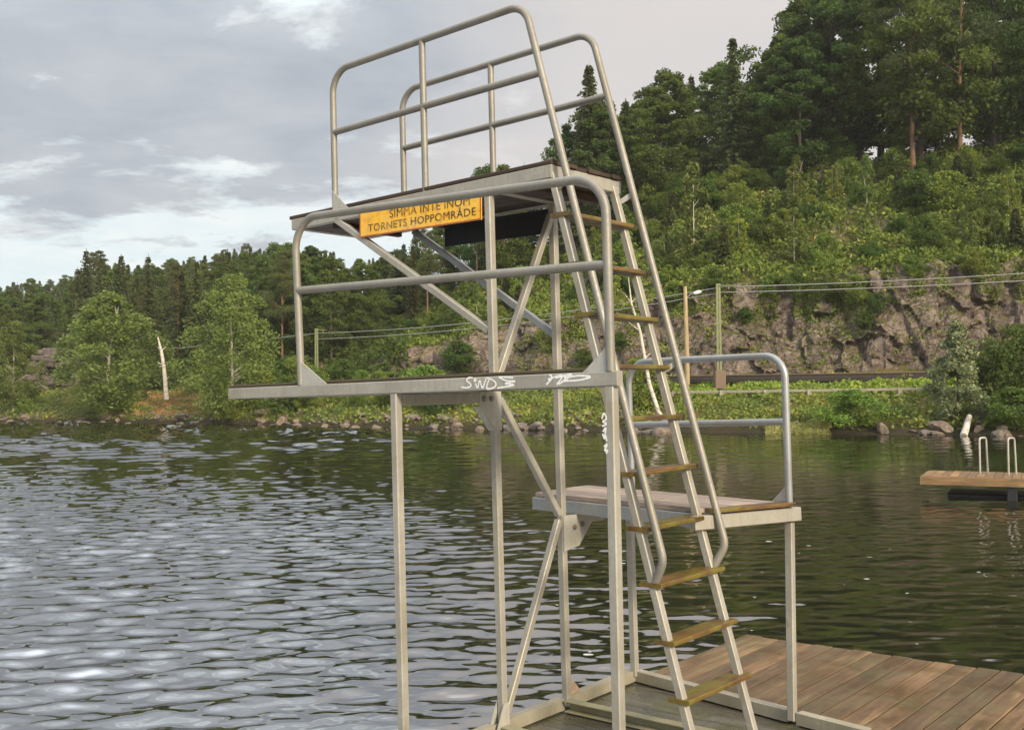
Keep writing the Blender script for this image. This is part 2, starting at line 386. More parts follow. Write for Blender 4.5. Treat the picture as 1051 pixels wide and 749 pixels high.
zl, zr, ml, mr = ZM + .917, ZM + .818, ZM + .520, ZM + .445
m.tube(fillet([(-.742, y, ZM), (-.775, y, zl), (1.313, y, zr), (1.313, y, ZM)], [.17, .17], 10), RR, 16)
bar_ends(m, (-.766, y, ml), (1.313, y, mr)); railing(m, STEEL_D)
m = MB(); rt = (*lean(1.9), 1.972)
m.tube(fillet([(.02, c + .005, Z1), (.02, c + .005, 1.985), rt, (*lean(1.1), Z1R - .01)], [.15, .13], 10), RR, 16)
bar_ends(m, (.02, c + .005, 1.58), (*lean(1.6), 1.6)); railing(m, STEEL_B)
gx, gy = lean(1.13); m = MB(); d = Vector((-.9, .15, 0)).normalized()
P0 = Vector((gx, gy, Z1R + .01)); vs = []
for s in (-.003, .003):
    o = Vector((d.y, -d.x, 0)) * s; vs += [P0 + o, P0 + d * .13 + o, P0 + Vector((0, 0, .12)) + o]
m.add(vs, [(0, 1, 2), (3, 5, 4), (0, 1, 4, 3), (1, 2, 5, 4), (2, 0, 3, 5)]); m.build('gusset_plate', PLATE, tower)
# --- base frame: channels lying on the dock
def channel(name, p, q, h=.066, w=.055, t=.007, side=1, mat=BASE):
    p = Vector(p); q = Vector(q); d = (q - p).normalized(); sd = Vector((d.y, -d.x, 0)) * side; z = Vector((0, 0, 1)); m = MB()
    m.bar(p - z * h / 2, q - z * h / 2, t, h, (0, 0, 1), 0, .001)
    m.bar(p + sd * (w / 2 + t / 2) - z * t / 2, q + sd * (w / 2 + t / 2) - z * t / 2, w, t, (0, 0, 1), 0, .001)
    m.bar(p + sd * (w / 2 + t / 2) - z * (h - t / 2), q + sd * (w / 2 + t / 2) - z * (h - t / 2), w, t, (0, 0, 1), 0, .001)
    return m.build(name, mat, tower)
MOSS = metal_mat('algae_coated_steel', (.22, .21, .10), (.40, .38, .28), .2, .5, .15)
channel('base_beam', (-.0, .03, .0), (0, b - .025, .0), side=-1); channel('base_beam', (-.0, b + .03, .0), (0, c - .0, .0), side=-1)
channel('base_beam', (0.0, c + .004, .0), (x6 - .03, y6 + .0, -.002), side=-1); channel('base_beam', (x6 + .03, y6 - .01, -.004), (1.62, 1.02, -.006), side=-1)
channel('base_beam', (.026, b, -.002), (1.6, b, -.004), side=1, mat=MOSS); channel('base_beam', (.026, .0, -.006), (1.5, 0, -.006), side=1, mat=MOSS)
channel('base_beam', (0, -.85, .0), (0, -.03, .0), side=-1)
m = MB(); m.prism([(-.10, -.06), (-.02, .11), (.02, .11), (.02, -.06)], 0, .024, .030); m.prism([(-.10, -.06), (-.02, .11), (.02, .11), (.02, -.06)], 0, -.03, -.024); m.build('gusset_plate', PLATE, tower)
RUSTY = flat('rusty_plate', (.40, .29, .20), .7, .1, .3, 30)
m = MB(); m.prism([(b + .022, -.05), (b + .13, -.05), (b + .145, .02), (b + .10, .07), (b + .05, .085), (b + .022, .08)], 0, -.026, -.018); m.build('gusset_plate', RUSTY, tower)
# --- graffiti tags sprayed on the beam and on the front post
def ribbon(mb, pts, w, fix, sgn=-1):
    for p, q in zip(pts[:-1], pts[1:]):
        p = Vector(p); q = Vector(q); d = (q - p)
        if d.length < 1e-5: continue
        mb.bar(p - d * .08, q + d * .08, .0008, w, (0, 0, 1) if abs(d.normalized().z) < .9 else (1, 0, 0), 0, 0)
def smooth_pts(pts, n=5):
    P = [Vector((p[0], p[1], 0)) for p in pts]; out = []
    for i in range(len(P) - 1):
        p0, p1, p2, p3 = P[max(i - 1, 0)], P[i], P[i + 1], P[min(i + 2, len(P) - 1)]
        for k in range(n):
            t = k / n; out.append(.5 * ((2 * p1) + (p2 - p0) * t + (2 * p0 - 5 * p1 + 4 * p2 - p3) * t * t + (3 * p1 - p0 - 3 * p2 + p3) * t ** 3))
    return out + [P[-1]]
def beam_xy(zx, zy):                         # where a stroke lies on the beam's front face
    px = 440 + zx * .2002; py = 300 + zy * .2003
    return (.52 + (px - 480) / 125 * .70, 0, ZM - (py - (387.8 - .0427 * (px - 480))) * .0043)
def strokes(lst, w, conv, yf):
    mb = MB()
    for st in lst:
        P = []
        for q in smooth_pts(st):
            x, _, z = conv(q.x, q.y); P.append((x, yf - .0008 * len(P) * .01, z))
        for p, q in zip(P[:-1], P[1:]): 
            d = Vector(q) - Vector(p); L = d.length
            if L < 1e-5: continue
            n = Vector((d.z, 0, -d.x)) / L * w / 2; p = Vector(p) - d * .15; q = Vector(q) + d * .15
            mb.add([p + n, q + n, q - n, p - n], [(0, 1, 2, 3)])
    return mb
tag1 = [[(222, 440), (200, 440), (188, 455), (205, 468), (212, 482), (190, 494), (158, 490)], [(228, 452), (240, 446), (238, 458), (228, 455)],
        [(238, 470), (246, 494)], [(250, 494), (262, 455), (276, 494), (296, 445)], [(300, 440), (330, 450), (350, 470), (338, 492), (300, 496), (312, 450)],
        [(440, 440), (368, 436), (408, 455), (452, 458), (400, 470), (446, 478), (360, 494)]]
strokes(tag1, .008, beam_xy, -a - .0232).build('graffiti_tag', GRAF, mf)
tag2 = [[(628, 424), (640, 440), (612, 474)], [(622, 448), (690, 428), (664, 474)], [(660, 440), (736, 424), (690, 460), (672, 472)], [(700, 440), (770, 430), (824, 436), (770, 452), (700, 456)]]
strokes(tag2, .009, beam_xy, -a - .0232).build('graffiti_tag', GRAF, mf)
def post_xy(zx, zy): return (1.2893 + (zx - 830) * .00078 * .9, 0, 1.80 - (zy - 215) * .00078)
tag3 = [[(806, 372), (822, 342), (838, 372), (812, 386), (838, 398), (808, 412)], [(812, 440), (832, 420), (820, 470), (808, 452)], [(818, 480), (828, 462), (836, 490)], [(815, 520), (838, 508), (820, 540), (842, 540), (828, 556)]]
strokes(tag3, .008, post_xy, -a - .0232).build('graffiti_tag', GRAF, p4)

# --- warning sign bolted under the upper platform
sign = empty('warning_sign'); 
Msign = tower.matrix_world @ Matrix.Translation((-.545, -.026, 2.865)) @ Matrix.Rotation(.022, 4, 'Y'); sign.matrix_world = Msign
tag(sign, 'long yellow warning sign with worn black Swedish lettering under the edge of the upper platform', 'sign')
m = MB(); m.box((-.51, -.003, -.082), (.51, .003, .082), 0, .001); m.build('sign_board', SIGN, sign)
m = MB()
for x0, z0, x1, z1 in ((-.51, -.082, .51, -.074), (-.51, .074, .51, .082), (-.51, -.074, -.502, .074), (.502, -.074, .51, .074)): m.box((x0, -.0045, z0), (x1, -.003, z1), 0, 0)
m.build('sign_rim', SIGNRIM, sign)
def text(s, size, width, loc, parent, mat):
    cu = bpy.data.curves.new('lettering', 'FONT'); cu.body = s; cu.size = size; cu.extrude = .0006; cu.align_x = 'LEFT'; cu.resolution_u = 3; cu.offset = .0; cu.space_character = 1.05
    o = bpy.data.objects.new('lettering', cu); COL.objects.link(o); dg = bpy.context.evaluated_depsgraph_get()
    me = bpy.data.meshes.new_from_object(o.evaluated_get(dg)); bpy.data.objects.remove(o)
    xs = [v.co.x for v in me.vertices]; k = width / (max(xs) - min(xs)); x0 = min(xs)
    for v in me.vertices: v.co = Vector(((v.co.x - x0) * k, -v.co.z, v.co.y))
    me.materials.clear(); me.materials.append(mat); me.name = 'lettering'
    o = bpy.data.objects.new('lettering', me); o.location = loc; return link(o, parent)
text('SIMMA INTE INOM', .070, .66, (-.235, -.0042, .012), sign, LETTER)
text('TORNETS HOPPOMRÅDE', .064, .90, (-.43, -.0042, -.052), sign, LETTER)

# ------------------------------------------------------------------ the dock under the tower
dock = empty('floating_dock'); dock.matrix_world = tower.matrix_world @ Matrix.Translation((0, 0, -.07))
tag(dock, 'weathered brown plank dock carrying the diving tower, with a dark waterlogged corner', 'dock')
m = MB(); x = -.04; 
while x < 8.0:
    w = .140; e = random.uniform(-.012, .012)
    m.box((x + .003, c + .012 - max(0, x - .0) * .165, -.034 + random.uniform(0, .003)), (x + w - .004, 2.85 + e, random.uniform(-.002, .003)), 0, .004); x += w
m.build('deck', DOCK, dock)
m = MB(); y = -1.6
while y < c + .0:
    w = .118
    m.box((-.035, y + .002, -.038), (8.0 + random.uniform(-.02, .02), min(y + w - .004, 2.8), -.006 + random.uniform(-.003, .002)), 0, .004); y += w
# keep the wet boards a step below the dry ones
m.build('waterlogged_deck', DOCKWET, dock)
m = MB(); m.box((-.06, -1.65, -.20), (-.035, 2.85, -.036)); m.box((-.06, 2.80, -.20), (8.0, 2.83, -.036)); m.build('edge_board', DARKDECK, dock)
m = MB(); m.box((.05, -1.5, -.55), (7.9, -.6, -.21), 0, .03); m.box((.05, 1.7, -.55), (7.9, 2.6, -.21), 0, .03); m.build('float', BLACK, dock)

# ------------------------------------------------------------------ terrain functions
WATERLINE = [(0, 433), (130, 434), (250, 436.5), (420, 440), (600, 442.5), (800, 445), (900, 446), (1000, 447), (1060, 447.5)]
_sc = np.array([p for p, _ in WATERLINE]); _sd = np.array([on_water(p, q)[1] for p, q in WATERLINE])
def dshore(px):
    px = np.asarray(px, float); r = (px - PW / 2) / F
    lin = 47.3 / np.maximum(.83 + .56 * r, .2)
    base = np.interp(px, _sc, _sd)
    lo = base[...] if False else None
    k0 = _sd[0] / (47.3 / (.83 + .56 * (0 - PW / 2) / F)); k1 = _sd[-1] / (47.3 / (.83 + .56 * (1060 - PW / 2) / F))
    return np.where(px < 0, lin * k0, np.where(px > 1060, lin * k1, base))
QK = np.array([-8, -1, 0, .8, 1.6, 6, 11, 14.6, 17, 35, 80, 200, 260.])
TAB = [(-700, [1.5, 2.2, 2.6, 2.8, 4, 8, 16, 18]), (-150, [1.5, 2.2, 2.6, 2.8, 4, 8, 16, 18]), (0, [1.5, 2.2, 2.6, 2.8, 6, 11, 20, 22]), (120, [1.5, 2.2, 2.7, 3.2, 8, 14, 24, 26]),
       (250, [1.6, 2.4, 2.9, 3.6, 9, 16, 29, 31]), (370, [1.6, 2.6, 2.9, 3.6, 9, 14, 27, 29]), (400, [1.6, 2.3, 2.9, 5, 8, 11, 24, 26]), (480, [1.6, 2.3, 2.9, 6.0, 11, 15, 25, 28]),
       (600, [1.6, 2.3, 2.9, 7.0, 15, 22, 34, 38]), (700, [1.5, 2.3, 2.9, 8.7, 18, 26, 38, 42]), (850, [1.5, 2.3, 3.0, 8.5, 19.3, 28, 40, 44]),
       (1000, [1.5, 2.3, 3.0, 9.9, 20, 30, 42, 46]), (1200, [1.6, 2.8, 3.0, 9, 21, 32, 44, 48]), (1900, [1.6, 2.8, 3.0, 6, 14, 26, 40, 44])]
_tc = np.array([t[0] for t in TAB]); _tz = np.array([[-2.5, -.5, -.02, .35, .7] + t[1] for t in TAB])
def height(px, q):
    px = np.atleast_1d(np.asarray(px, float)); q = np.atleast_1d(np.asarray(q, float))
    j = np.clip(np.searchsorted(_tc, px) - 1, 0, len(_tc) - 2); t = np.clip((px - _tc[j]) / (_tc[j + 1] - _tc[j]), 0, 1)
    T = _tz[j] * (1 - t)[:, None] + _tz[j + 1] * t[:, None]
    k = np.clip(np.searchsorted(QK, q) - 1, 0, len(QK) - 2); s = np.clip((q - QK[k]) / (QK[k + 1] - QK[k]), 0, 1)
    i = np.arange(len(q)); return T[i, k] * (1 - s) + T[i, k + 1] * s
def ground(px, q):                         # -> x, y, z
    D = float(dshore(px)) + q; z = float(height(px, q)[0])
    return Vector(((px - PW / 2) / F * D, D, z))
# terrain sheet
cols = np.concatenate([np.arange(-760, 300, 9), np.arange(300, 1110, 2.4), np.arange(1110, 1950, 12)])
rows = np.concatenate([[-8, -4, -2, -1, -.5], np.arange(-.2, 2.2, .2), np.arange(2.5, 14, .6), np.arange(14.2, 17.6, .055), np.arange(18, 36, .7), np.arange(37, 90, 3), np.arange(95, 262, 12)])
nc, nr = len(cols), len(rows)
CX, RQ = np.meshgrid(cols, rows); cx, rq = CX.ravel(), RQ.ravel()
D = dshore(cx) + rq; X = (cx - PW / 2) / F * D; Z = height(cx, rq)
def vnoise(x, y, sc, octv=4, seed=0.):
    return np.array([noise.fractal(Vector((p * sc + seed, q * sc - seed, seed)), .9, 2.1, octv) for p, q in zip(x, y)])
nz = vnoise(X, D, .16, 5, 3.)
amp = np.interp(rq, [-8, 0, 3, 11, 14, 18, 30, 300], [.0, .08, .35, .06, .1, .9, 1.6, 2.5])
Z = Z + nz * amp
cl = (rq > 14.1) & (rq < 17.6) & (cx > 340) & (cx < 1120)
idx = np.where(cl)[0]
for i in idx:
    P = Vector((X[i], D[i], Z[i])); w = min(1., (rq[i] - 14.1) / .7, (17.6 - rq[i]) / .6)
    s = .83 * P.x - .56 * P.y
    big = noise.fractal(Vector((s * .16, P.z * .13, 1.7)), .9, 2., 3)
    blk = abs(noise.noise(Vector((s * .42 + P.z * .18, P.z * .30 - s * .12, 5.2))))       # slanting joints
    vc = noise.voronoi(Vector((s * .38 + P.z * .22, P.z * .55 - s * .10, .4)))[0]
    crk = min(1., (vc[1] - vc[0]) * 5)
    sm = noise.fractal(Vector((s * .9, P.z * 1.1, 9.)), .8, 2.1, 5)
    fac = 0.
    for sc_, am in ((.17, .42), (.55, .34), (1.5, .13)):                                             # angular broken faces
        pv = Vector((s * sc_ + P.z * .3 * sc_, P.z * sc_ * 1.1, .4)); dd, pp = noise.voronoi(pv); h_ = noise.cell_vector(pp[0] * 7.3)
        fac += (pv - pp[0]).dot(Vector((h_.x - .5, h_.y - .5, 0))) * 2.0 * am / max(sc_, .3) + (h_.z - .5) * am * 1.1 - max(0, .05 - (dd[1] - dd[0])) * 2.5 * am * (sc_ > .3)
    slab = abs(noise.noise(Vector((s * .26 + P.z * .10, 3.3, P.z * .05)))); ldg = abs(noise.noise(Vector((s * .10, P.z * .75 + s * .12, 8.8))))
    off = (big * .7 + (.09 - min(.09, slab)) * -4.0 + (.06 - min(.06, ldg)) * -3.0 + fac * 1.0 + sm * .10) * w
    X[i] -= .56 * off * .55; D[i] -= .83 * off; Z[i] += (sm * .25 + big * .5) * w
V = np.stack([X, D, Z], 1)
I = np.arange(nc * nr).reshape(nr, nc); Q = np.stack([I[:-1, :-1], I[:-1, 1:], I[1:, 1:], I[1:, :-1]], -1).reshape(-1, 4)
GX, GD, GZ = X.reshape(nr, nc), D.reshape(nr, nc), Z.reshape(nr, nc)
def surf(px, q):                           # points lying on the finished ground sheet
    px = np.atleast_1d(np.asarray(px, float)); q = np.atleast_1d(np.asarray(q, float))
    j = np.clip(np.searchsorted(cols, px) - 1, 0, nc - 2); t = np.clip((px - cols[j]) / (cols[j + 1] - cols[j]), 0, 1)
    i = np.clip(np.searchsorted(rows, q) - 1, 0, nr - 2); u = np.clip((q - rows[i]) / (rows[i + 1] - rows[i]), 0, 1)
    out = []
    for G in (GX, GD, GZ):
        out.append((G[i, j] * (1 - t) + G[i, j + 1] * t) * (1 - u) + (G[i + 1, j] * (1 - t) + G[i + 1, j + 1] * t) * u)
    return np.stack(out, 1)
def spot(px, q): return Vector(surf(px, q)[0])
def terrain_mat():
    M = Mat('hillside_ground', .9, 0, .2)
    geo = M.n('ShaderNodeNewGeometry'); sx = M.n('ShaderNodeSeparateXYZ'); M.L.new(geo.outputs['True Normal'], sx.inputs[0])
    n1 = M.noise(.35, 6, .65); n2 = M.noise(1.6, 6, .7); n3 = M.noise(6, 6, .7)
    grass = M.ramp(n1, [(.3, (.10, .11, .028)), (.5, (.17, .165, .045)), (.62, (.27, .20, .07)), (.75, (.20, .15, .055))])
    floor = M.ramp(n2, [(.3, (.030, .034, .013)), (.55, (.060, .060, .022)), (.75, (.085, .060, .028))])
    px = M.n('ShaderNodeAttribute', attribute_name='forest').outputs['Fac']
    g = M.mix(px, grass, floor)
    ro = M.ramp(M.noise(.55, 8, .74, dist=.5), [(.3, (.15, .105, .095)), (.43, (.31, .225, .195)), (.56, (.47, .37, .30)), (.72, (.38, .30, .23))])
    vo = M.n('ShaderNodeTexVoronoi', feature='DISTANCE_TO_EDGE'); M.L.new(M.coord((.55, .55, .8)), vo.inputs['Vector']); vo.inputs['Scale'].default_value = .9
    ro = M.mix(M.math('MULTIPLY', M.ramp(vo.outputs[0], [(0., 1.), (.05, 0.)]), .6), ro, (.03, .024, .02))
    ro = M.mix(M.math('MULTIPLY', M.ramp(M.noise(2.4, 8, .75, scl=(1, 1, .45)), [(.5, 0.), (.6, 1.)]), .55), ro, (.10, .072, .056))
    ro = M.mix(M.ramp(M.noise(5.5, 5, .7), [(.57, 0.), (.63, .8)]), ro, (.58, .53, .44))
    ro = M.mix(M.ramp(M.noise(1.1, 6, .7), [(.57, 0.), (.68, .6)]), ro, (.12, .12, .04))
    ro = M.mix(M.math('MULTIPLY', M.ramp(M.noise(.9, 5, .6, scl=(1, 1, .12)), [(.52, 0.), (.64, 1.)]), .6), ro, (.07, .055, .05))
    st = M.math('ADD', sx.outputs[2], M.math('MULTIPLY', M.math('SUBTRACT', n2, .5), .5))
    rockf = M.ramp(st, [(.56, 1.), (.72, 0.)])
    sz = M.n('ShaderNodeSeparateXYZ'); M.L.new(geo.outputs['Position'], sz.inputs[0])
    g = M.mix(M.ramp(M.math('ADD', sz.outputs[2], M.math('MULTIPLY', n2, .5)), [(.45, .85), (.8, 0.)]), g, (.045, .036, .024))
    M.color(M.mix(rockf, g, ro)); M.bump(M.math('ADD', n3, M.math('MULTIPLY', M.noise(1.8, 9, .75, dist=.8), 2.5)), 1., .35); return M.m
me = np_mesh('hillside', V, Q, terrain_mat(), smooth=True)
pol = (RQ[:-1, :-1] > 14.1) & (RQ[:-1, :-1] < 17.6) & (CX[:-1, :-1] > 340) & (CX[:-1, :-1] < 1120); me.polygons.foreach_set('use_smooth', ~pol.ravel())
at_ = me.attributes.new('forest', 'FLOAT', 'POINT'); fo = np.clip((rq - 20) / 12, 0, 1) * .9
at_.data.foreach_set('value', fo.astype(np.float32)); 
hill = link(bpy.data.objects.new('hillside', me)); tag(hill, kind='structure')
# lakebed sheet far under everything, reaching the horizon
m = MB(); m.add([(-900, -400, -3), (900, -400, -3), (900, 1200, -3), (-900, 1200, -3)], [(0, 1, 2, 3)]); o = m.build('lakebed', flat('lakebed_mud', (.02, .018, .012), .9)); tag(o, kind='structure')

# ------------------------------------------------------------------ water: a real rippled surface
WATER = {}
def water_z(x, y):
    i = min(np.searchsorted(WATER['d'], y), len(WATER['d']) - 1); j = min(np.searchsorted(WATER['t'], x / y), len(WATER['t']) - 1); return float(WATER['z'][i, j])
def make_water():
    hor = 405.; v = np.concatenate([np.arange(380, 170, -1.), np.arange(170, 60, -.5), np.arange(60, 14, -.34)])   # px below the horizon
    Dr = np.concatenate([[2.2, 3, 4, 4.8], ZC * F / v]); Dr = Dr[Dr < 125]; Dr = np.unique(Dr)
    tx = np.concatenate([np.arange(-1.3, -.56, .02), np.arange(-.56, .56, .00105), np.arange(.56, 1.3, .02)])
    TX, DD = np.meshgrid(tx, Dr); x = (TX * DD).ravel(); y = DD.ravel(); z = np.zeros_like(x)
    g = np.random.default_rng(21); step = np.maximum(.00105 * y, np.interp(y, [0, 11, 13, 30, 40, 200], [1, 1, .5, .5, .34, .34]) * y * y / (ZC * F))
    gust = vnoise(x[::61], y[::61], .10, 3, 8.); gust = np.interp(np.arange(len(x)), np.arange(len(x))[::61], gust)
    left = np.clip(.5 - (x + .12 * y - .3) * .16, 0, 1)         # breeze reaches the left half, the right lies calmer
    amp = (.34 + .98 * left) * (1 + .28 * gust)
    amp *= np.interp(y, [0, 12, 30, 60, 100], [1, 1, .9, .8, .8])
    pxv = col_of(x, y); ds = dshore(pxv); ruff = np.exp(-((ds - y - 9) / 7.) ** 2) * np.clip((520 - pxv) / 150, 0, 1)
    amp = amp * (1 + 1.9 * ruff)
    def wave(lam, th, sl, wgt):
        kk = 2 * pi / lam; ph = (x * math.cos(th) + y * math.sin(th)) * kk + g.uniform(0, 6.28)
        return sl / kk * (np.sin(ph) + .22 * np.sin(2 * ph + 1.3)) * wgt
    for k in range(120):                     # ripples
        lam = math.exp(g.uniform(math.log(.08), math.log(.95)))
        sl = .0175 * math.exp(-(math.log(lam / .30) / .8) ** 2) + .0045
        z += wave(lam, g.normal(pi / 2 + .17, .46), sl, np.clip(lam / (2.0 * step) - .35, 0, 1))
    far = np.clip((y - 22) / 22, 0, 1)
    for k in range(50):                      # wind chop farther out
        lam = math.exp(g.uniform(math.log(.6), math.log(2.2)))
        z += wave(lam, g.normal(pi / 2 + .1, .5), .024, far)
    V = np.stack([x, y, z * amp], 1)
    WATER['z'] = (z * amp).reshape(DD.shape); WATER['t'] = tx; WATER['d'] = Dr
    nr, nc = DD.shape; I = np.arange(nr * nc).reshape(nr, nc); Q = np.stack([I[:-1, :-1], I[:-1, 1:], I[1:, 1:], I[1:, :-1]], -1).reshape(-1, 4)
    # the rest of the lake, beside and behind the photographer, as coarse quads sharing the sheet
    b0 = len(V); ex = np.array([[-160, -200, -.01], [160, -200, -.01], [2.86, 2.2, -.01], [-2.86, 2.2, -.01], [-160, 125, -.01], [160, 125, -.01]])
    V = np.concatenate([V, ex]); Q = np.concatenate([Q, np.array([[b0, b0 + 1, b0 + 2, b0 + 3], [b0, b0 + 3, b0 + 4, b0 + 4], [b0 + 1, b0 + 5, b0 + 2, b0 + 2]])[:1]])
    M = Mat('lake_water', .012); M.color((.010, .0088, .005)); M.set('IOR', 5.2)
    h = M.noise(1., 5, .68, M.coord((6., 13., 1))); M.bump(h, .045, .012)
    me = np_mesh('lake_water', V, Q, M.m, smooth=True); o = link(bpy.data.objects.new('lake_water', me)); tag(o, kind='structure')
make_water()
foam = MB()
for k in range(30):
    px = random.gauss(850, 130) if k < 24 else random.uniform(560, 800); py = random.uniform(548, 700)
    if not 560 < px < 1045: continue
    x, y = on_water(px, py, .012); r = random.choice([.008, .010, .012, .016, .022, .030, .042])
    n = 9; vs = [(x + math.cos(t * 2 * pi / n) * r * random.uniform(1.2, 1.6), y + math.sin(t * 2 * pi / n) * r * random.uniform(.8, 1.2)) for t in range(n)]
    foam.add([(p, q, water_z(p, q) + .003) for p, q in vs], [tuple(range(n))])
o = foam.build('foam_flecks', flat('foam', (.50, .50, .47), .8, 0, .1)); tag(o, kind='stuff', label='small white foam flecks drifting on the dark water', cat='foam')

# ------------------------------------------------------------------ foliage meshes
def cards(C, size, g, flat_=0., asp=.62, up=None):
    """rhombus leaf clumps at centres C; returns verts, quads"""
    n = len(C); d1 = g.normal(size=(n, 3)); d1 /= np.linalg.norm(d1, axis=1)[:, None]
    if flat_: d1[:, 2] *= (1 - flat_); d1 /= np.linalg.norm(d1, axis=1)[:, None]
    t = g.normal(size=(n, 3)); d2 = np.cross(d1, t); d2 /= np.linalg.norm(d2, axis=1)[:, None] + 1e-9
    s = (size * g.uniform(.6, 1.35, n))[:, None] if np.isscalar(size) else (size * g.uniform(.7, 1.3, n))[:, None]
    nn = np.cross(d1, d2) * s * .18
    V = np.stack([C - d1 * s, C - d2 * s * asp + nn, C + d1 * s, C + d2 * s * asp + nn], 1).reshape(-1, 3)
    return V, np.arange(n * 4).reshape(n, 4)
def blob_points(g, cen, rad, n, squash=.8, lump=1.0):
    d = g.normal(size=(n, 3)); d /= np.linalg.norm(d, axis=1)[:, None]
    r = g.uniform(0, 1, n) ** .42
    return cen + d * (r * rad)[:, None] * np.array([1, 1, squash])
def crown_broad(name, seed, H, Wd, base, nb, per, leaf, mat, top=1., squash=.75, brad=(.13, .24), cone=False):
    g = np.random.default_rng(seed); pts = []; cs = []
    for k in range(nb):
        t = g.uniform(0, 1); z = base + (H - base) * t
        prof = math.sin(pi * min(1, (t * .86 + .12))) ** .75 * (1 - .25 * t * top)
        if cone: prof = min(1., t * 6 + .5) * (1 - t) ** .75 + .04
        an = g.uniform(0, 2 * pi); r = Wd / 2 * prof * g.uniform(.25, 1.) ** .6 * (1 + .30 * math.sin(3 * an + seed + 4 * t))
        cen = np.array([math.cos(an) * r, math.sin(an) * r, z]); rad = Wd * g.uniform(*brad) * (1 - .45 * t)
        cs.append(cen); pts.append(blob_points(g, cen, rad, int(per * g.uniform(.6, 1.4)), squash))
    P = np.concatenate(pts); V, Q = cards(P, leaf, g); return np_mesh(name, V, Q, mat), cs
def limb_mesh(name, seed, H, r0, mat, targets, bend=.3, top=.92, n=8):
    g = np.random.default_rng(seed + 99); mb = MB(); bx, by = g.normal(0, bend, 2)
    tr = [Vector((bx * (t ** 2) * math.cos(t * 3), by * t ** 2, H * top * t)) for t in np.linspace(0, 1, n)]
    tr[0].z = -.5
    mb.tube(tr, [r0 * (1 - .85 * i / (n - 1)) * (1.35 if i == 0 else 1) for i in range(n)], 7)
    for cpt in targets:
        c_ = Vector(cpt); t = min(.9, max(.15, (c_.z / (H * top)) - .12)); i = t * (n - 1); p = tr[int(i)].lerp(tr[min(int(i) + 1, n - 1)], i % 1)
        mb.tube([p, p.lerp(c_, .5) + Vector((0, 0, .05 * H * g.uniform(-.2, .6))), c_], [r0 * .32, r0 * .2, r0 * .06], 5)
    return mb.mesh(name, mat)
def spruce_mesh(name, seed, H, R, mat, dens=1., skirt=.06, slim=1.):
    g = np.random.default_rng(seed); C = []; D1 = []; SZ = []; SZ2 = []
    z = H * skirt
    while z < H * .985:
        t = (z - H * skirt) / (H * (1 - skirt)); L = R * (1 - t) ** .82 * g.uniform(.78, 1.15) + .12; nb = int(g.integers(6, 9) * (1 if t < .8 else .8))
        a0 = g.uniform(0, 6.28)
        for k in range(nb):
            an = a0 + k * 2 * pi / nb + g.normal(0, .2); l = L * g.uniform(.62, 1.18); dr = g.uniform(.15, .5) * (1 - .5 * t)
            m_ = max(3, int(l / .22 * dens))
            for s in range(m_):
                f = (s + .6) / m_; rr = l * f
                for side in (-1, 1):
                    p = np.array([math.cos(an) * rr, math.sin(an) * rr, z - dr * rr * (1.1 - .35 * f) + g.normal(0, .05)])
                    a2 = an + side * g.uniform(.35, 1.0); d = np.array([math.cos(a2), math.sin(a2), -g.uniform(.15, .8)])
                    C.append(p); D1.append(d); SZ.append(g.uniform(.16, .34) * (1.1 - .5 * f)); SZ2.append(g.uniform(.05, .1))
        z += H * .021 * g.uniform(.7, 1.4) * (1.15 - .5 * t)
    C.append(np.array([0, 0, H * .985])); D1.append(np.array([0, 0, 1.])); SZ.append(.35); SZ2.append(.04)
    C, D1, SZ, SZ2 = map(np.array, (C, D1, SZ, SZ2)); D1 /= np.linalg.norm(D1, axis=1)[:, None]
    t = g.normal(size=C.shape); t[:, 2] += .6; d2 = np.cross(D1, t); d2 /= np.linalg.norm(d2, axis=1)[:, None]
    A = C - D1 * SZ[:, None] * .3; B = C + D1 * SZ[:, None] * 1.4; M_ = C + D1 * SZ[:, None] * .45
    V = np.stack([A, M_ + d2 * SZ2[:, None] * 1.6, B, M_ - d2 * SZ2[:, None] * 1.6], 1).reshape(-1, 3)
    return np_mesh(name, V, np.arange(len(C) * 4).reshape(-1, 4), mat)
def pine_mesh(name, seed, H, R, mat, base=.5, leaf=.15, nb=44, per=190):
    g = np.random.default_rng(seed); pts = []; cs = []
    for k in range(nb):
        t = g.uniform(0, 1) ** .8; z = H * (base + (1 - base) * t); an = g.uniform(0, 6.28); r = R * (1 - .65 * t) * g.uniform(.2, 1.0)
        cen = np.array([math.cos(an) * r, math.sin(an) * r, z]); cs.append(cen); pts.append(blob_points(g, cen, R * g.uniform(.25, .45) * (1 - .35 * t), per, .45))
    P = np.concatenate(pts); V, Q = cards(P, leaf, g, 0, .22); return np_mesh(name, V, Q, mat), cs
KIND = {}
def kind(key, crown, trunk, tm=None): KIND.setdefault(key, []).append((crown, trunk))
for s in range(4):
    H = 14.; kind('spruce', spruce_mesh('crown', 30 + s, H, 2.5 + .35 * s, L_SPRUCE, .95), limb_mesh('trunk', 30 + s, H, .17, B_DARK, [], .1))
for s in range(5):
    me, cs = crown_broad('crown', 50 + s, 12, 6.6 + .6 * s, 1.6, 130, 125, .125, L_BROAD if s % 2 else L_OAK, 1., .5, (.075, .16)); kind('broadleaf', me, limb_mesh('trunk', 50 + s, 12, .2, B_DARK, cs[:14], .4))
for s in range(3):
    me, cs = crown_broad('crown', 70 + s, 10, 4.8 + .6 * s, .7, 175, 100, .10, L_BIRCH, .6, 1.1, (.10, .18)); kind('birch', me, limb_mesh('trunk', 70 + s, 10, .13, B_BIRCH, cs[:14], .35))
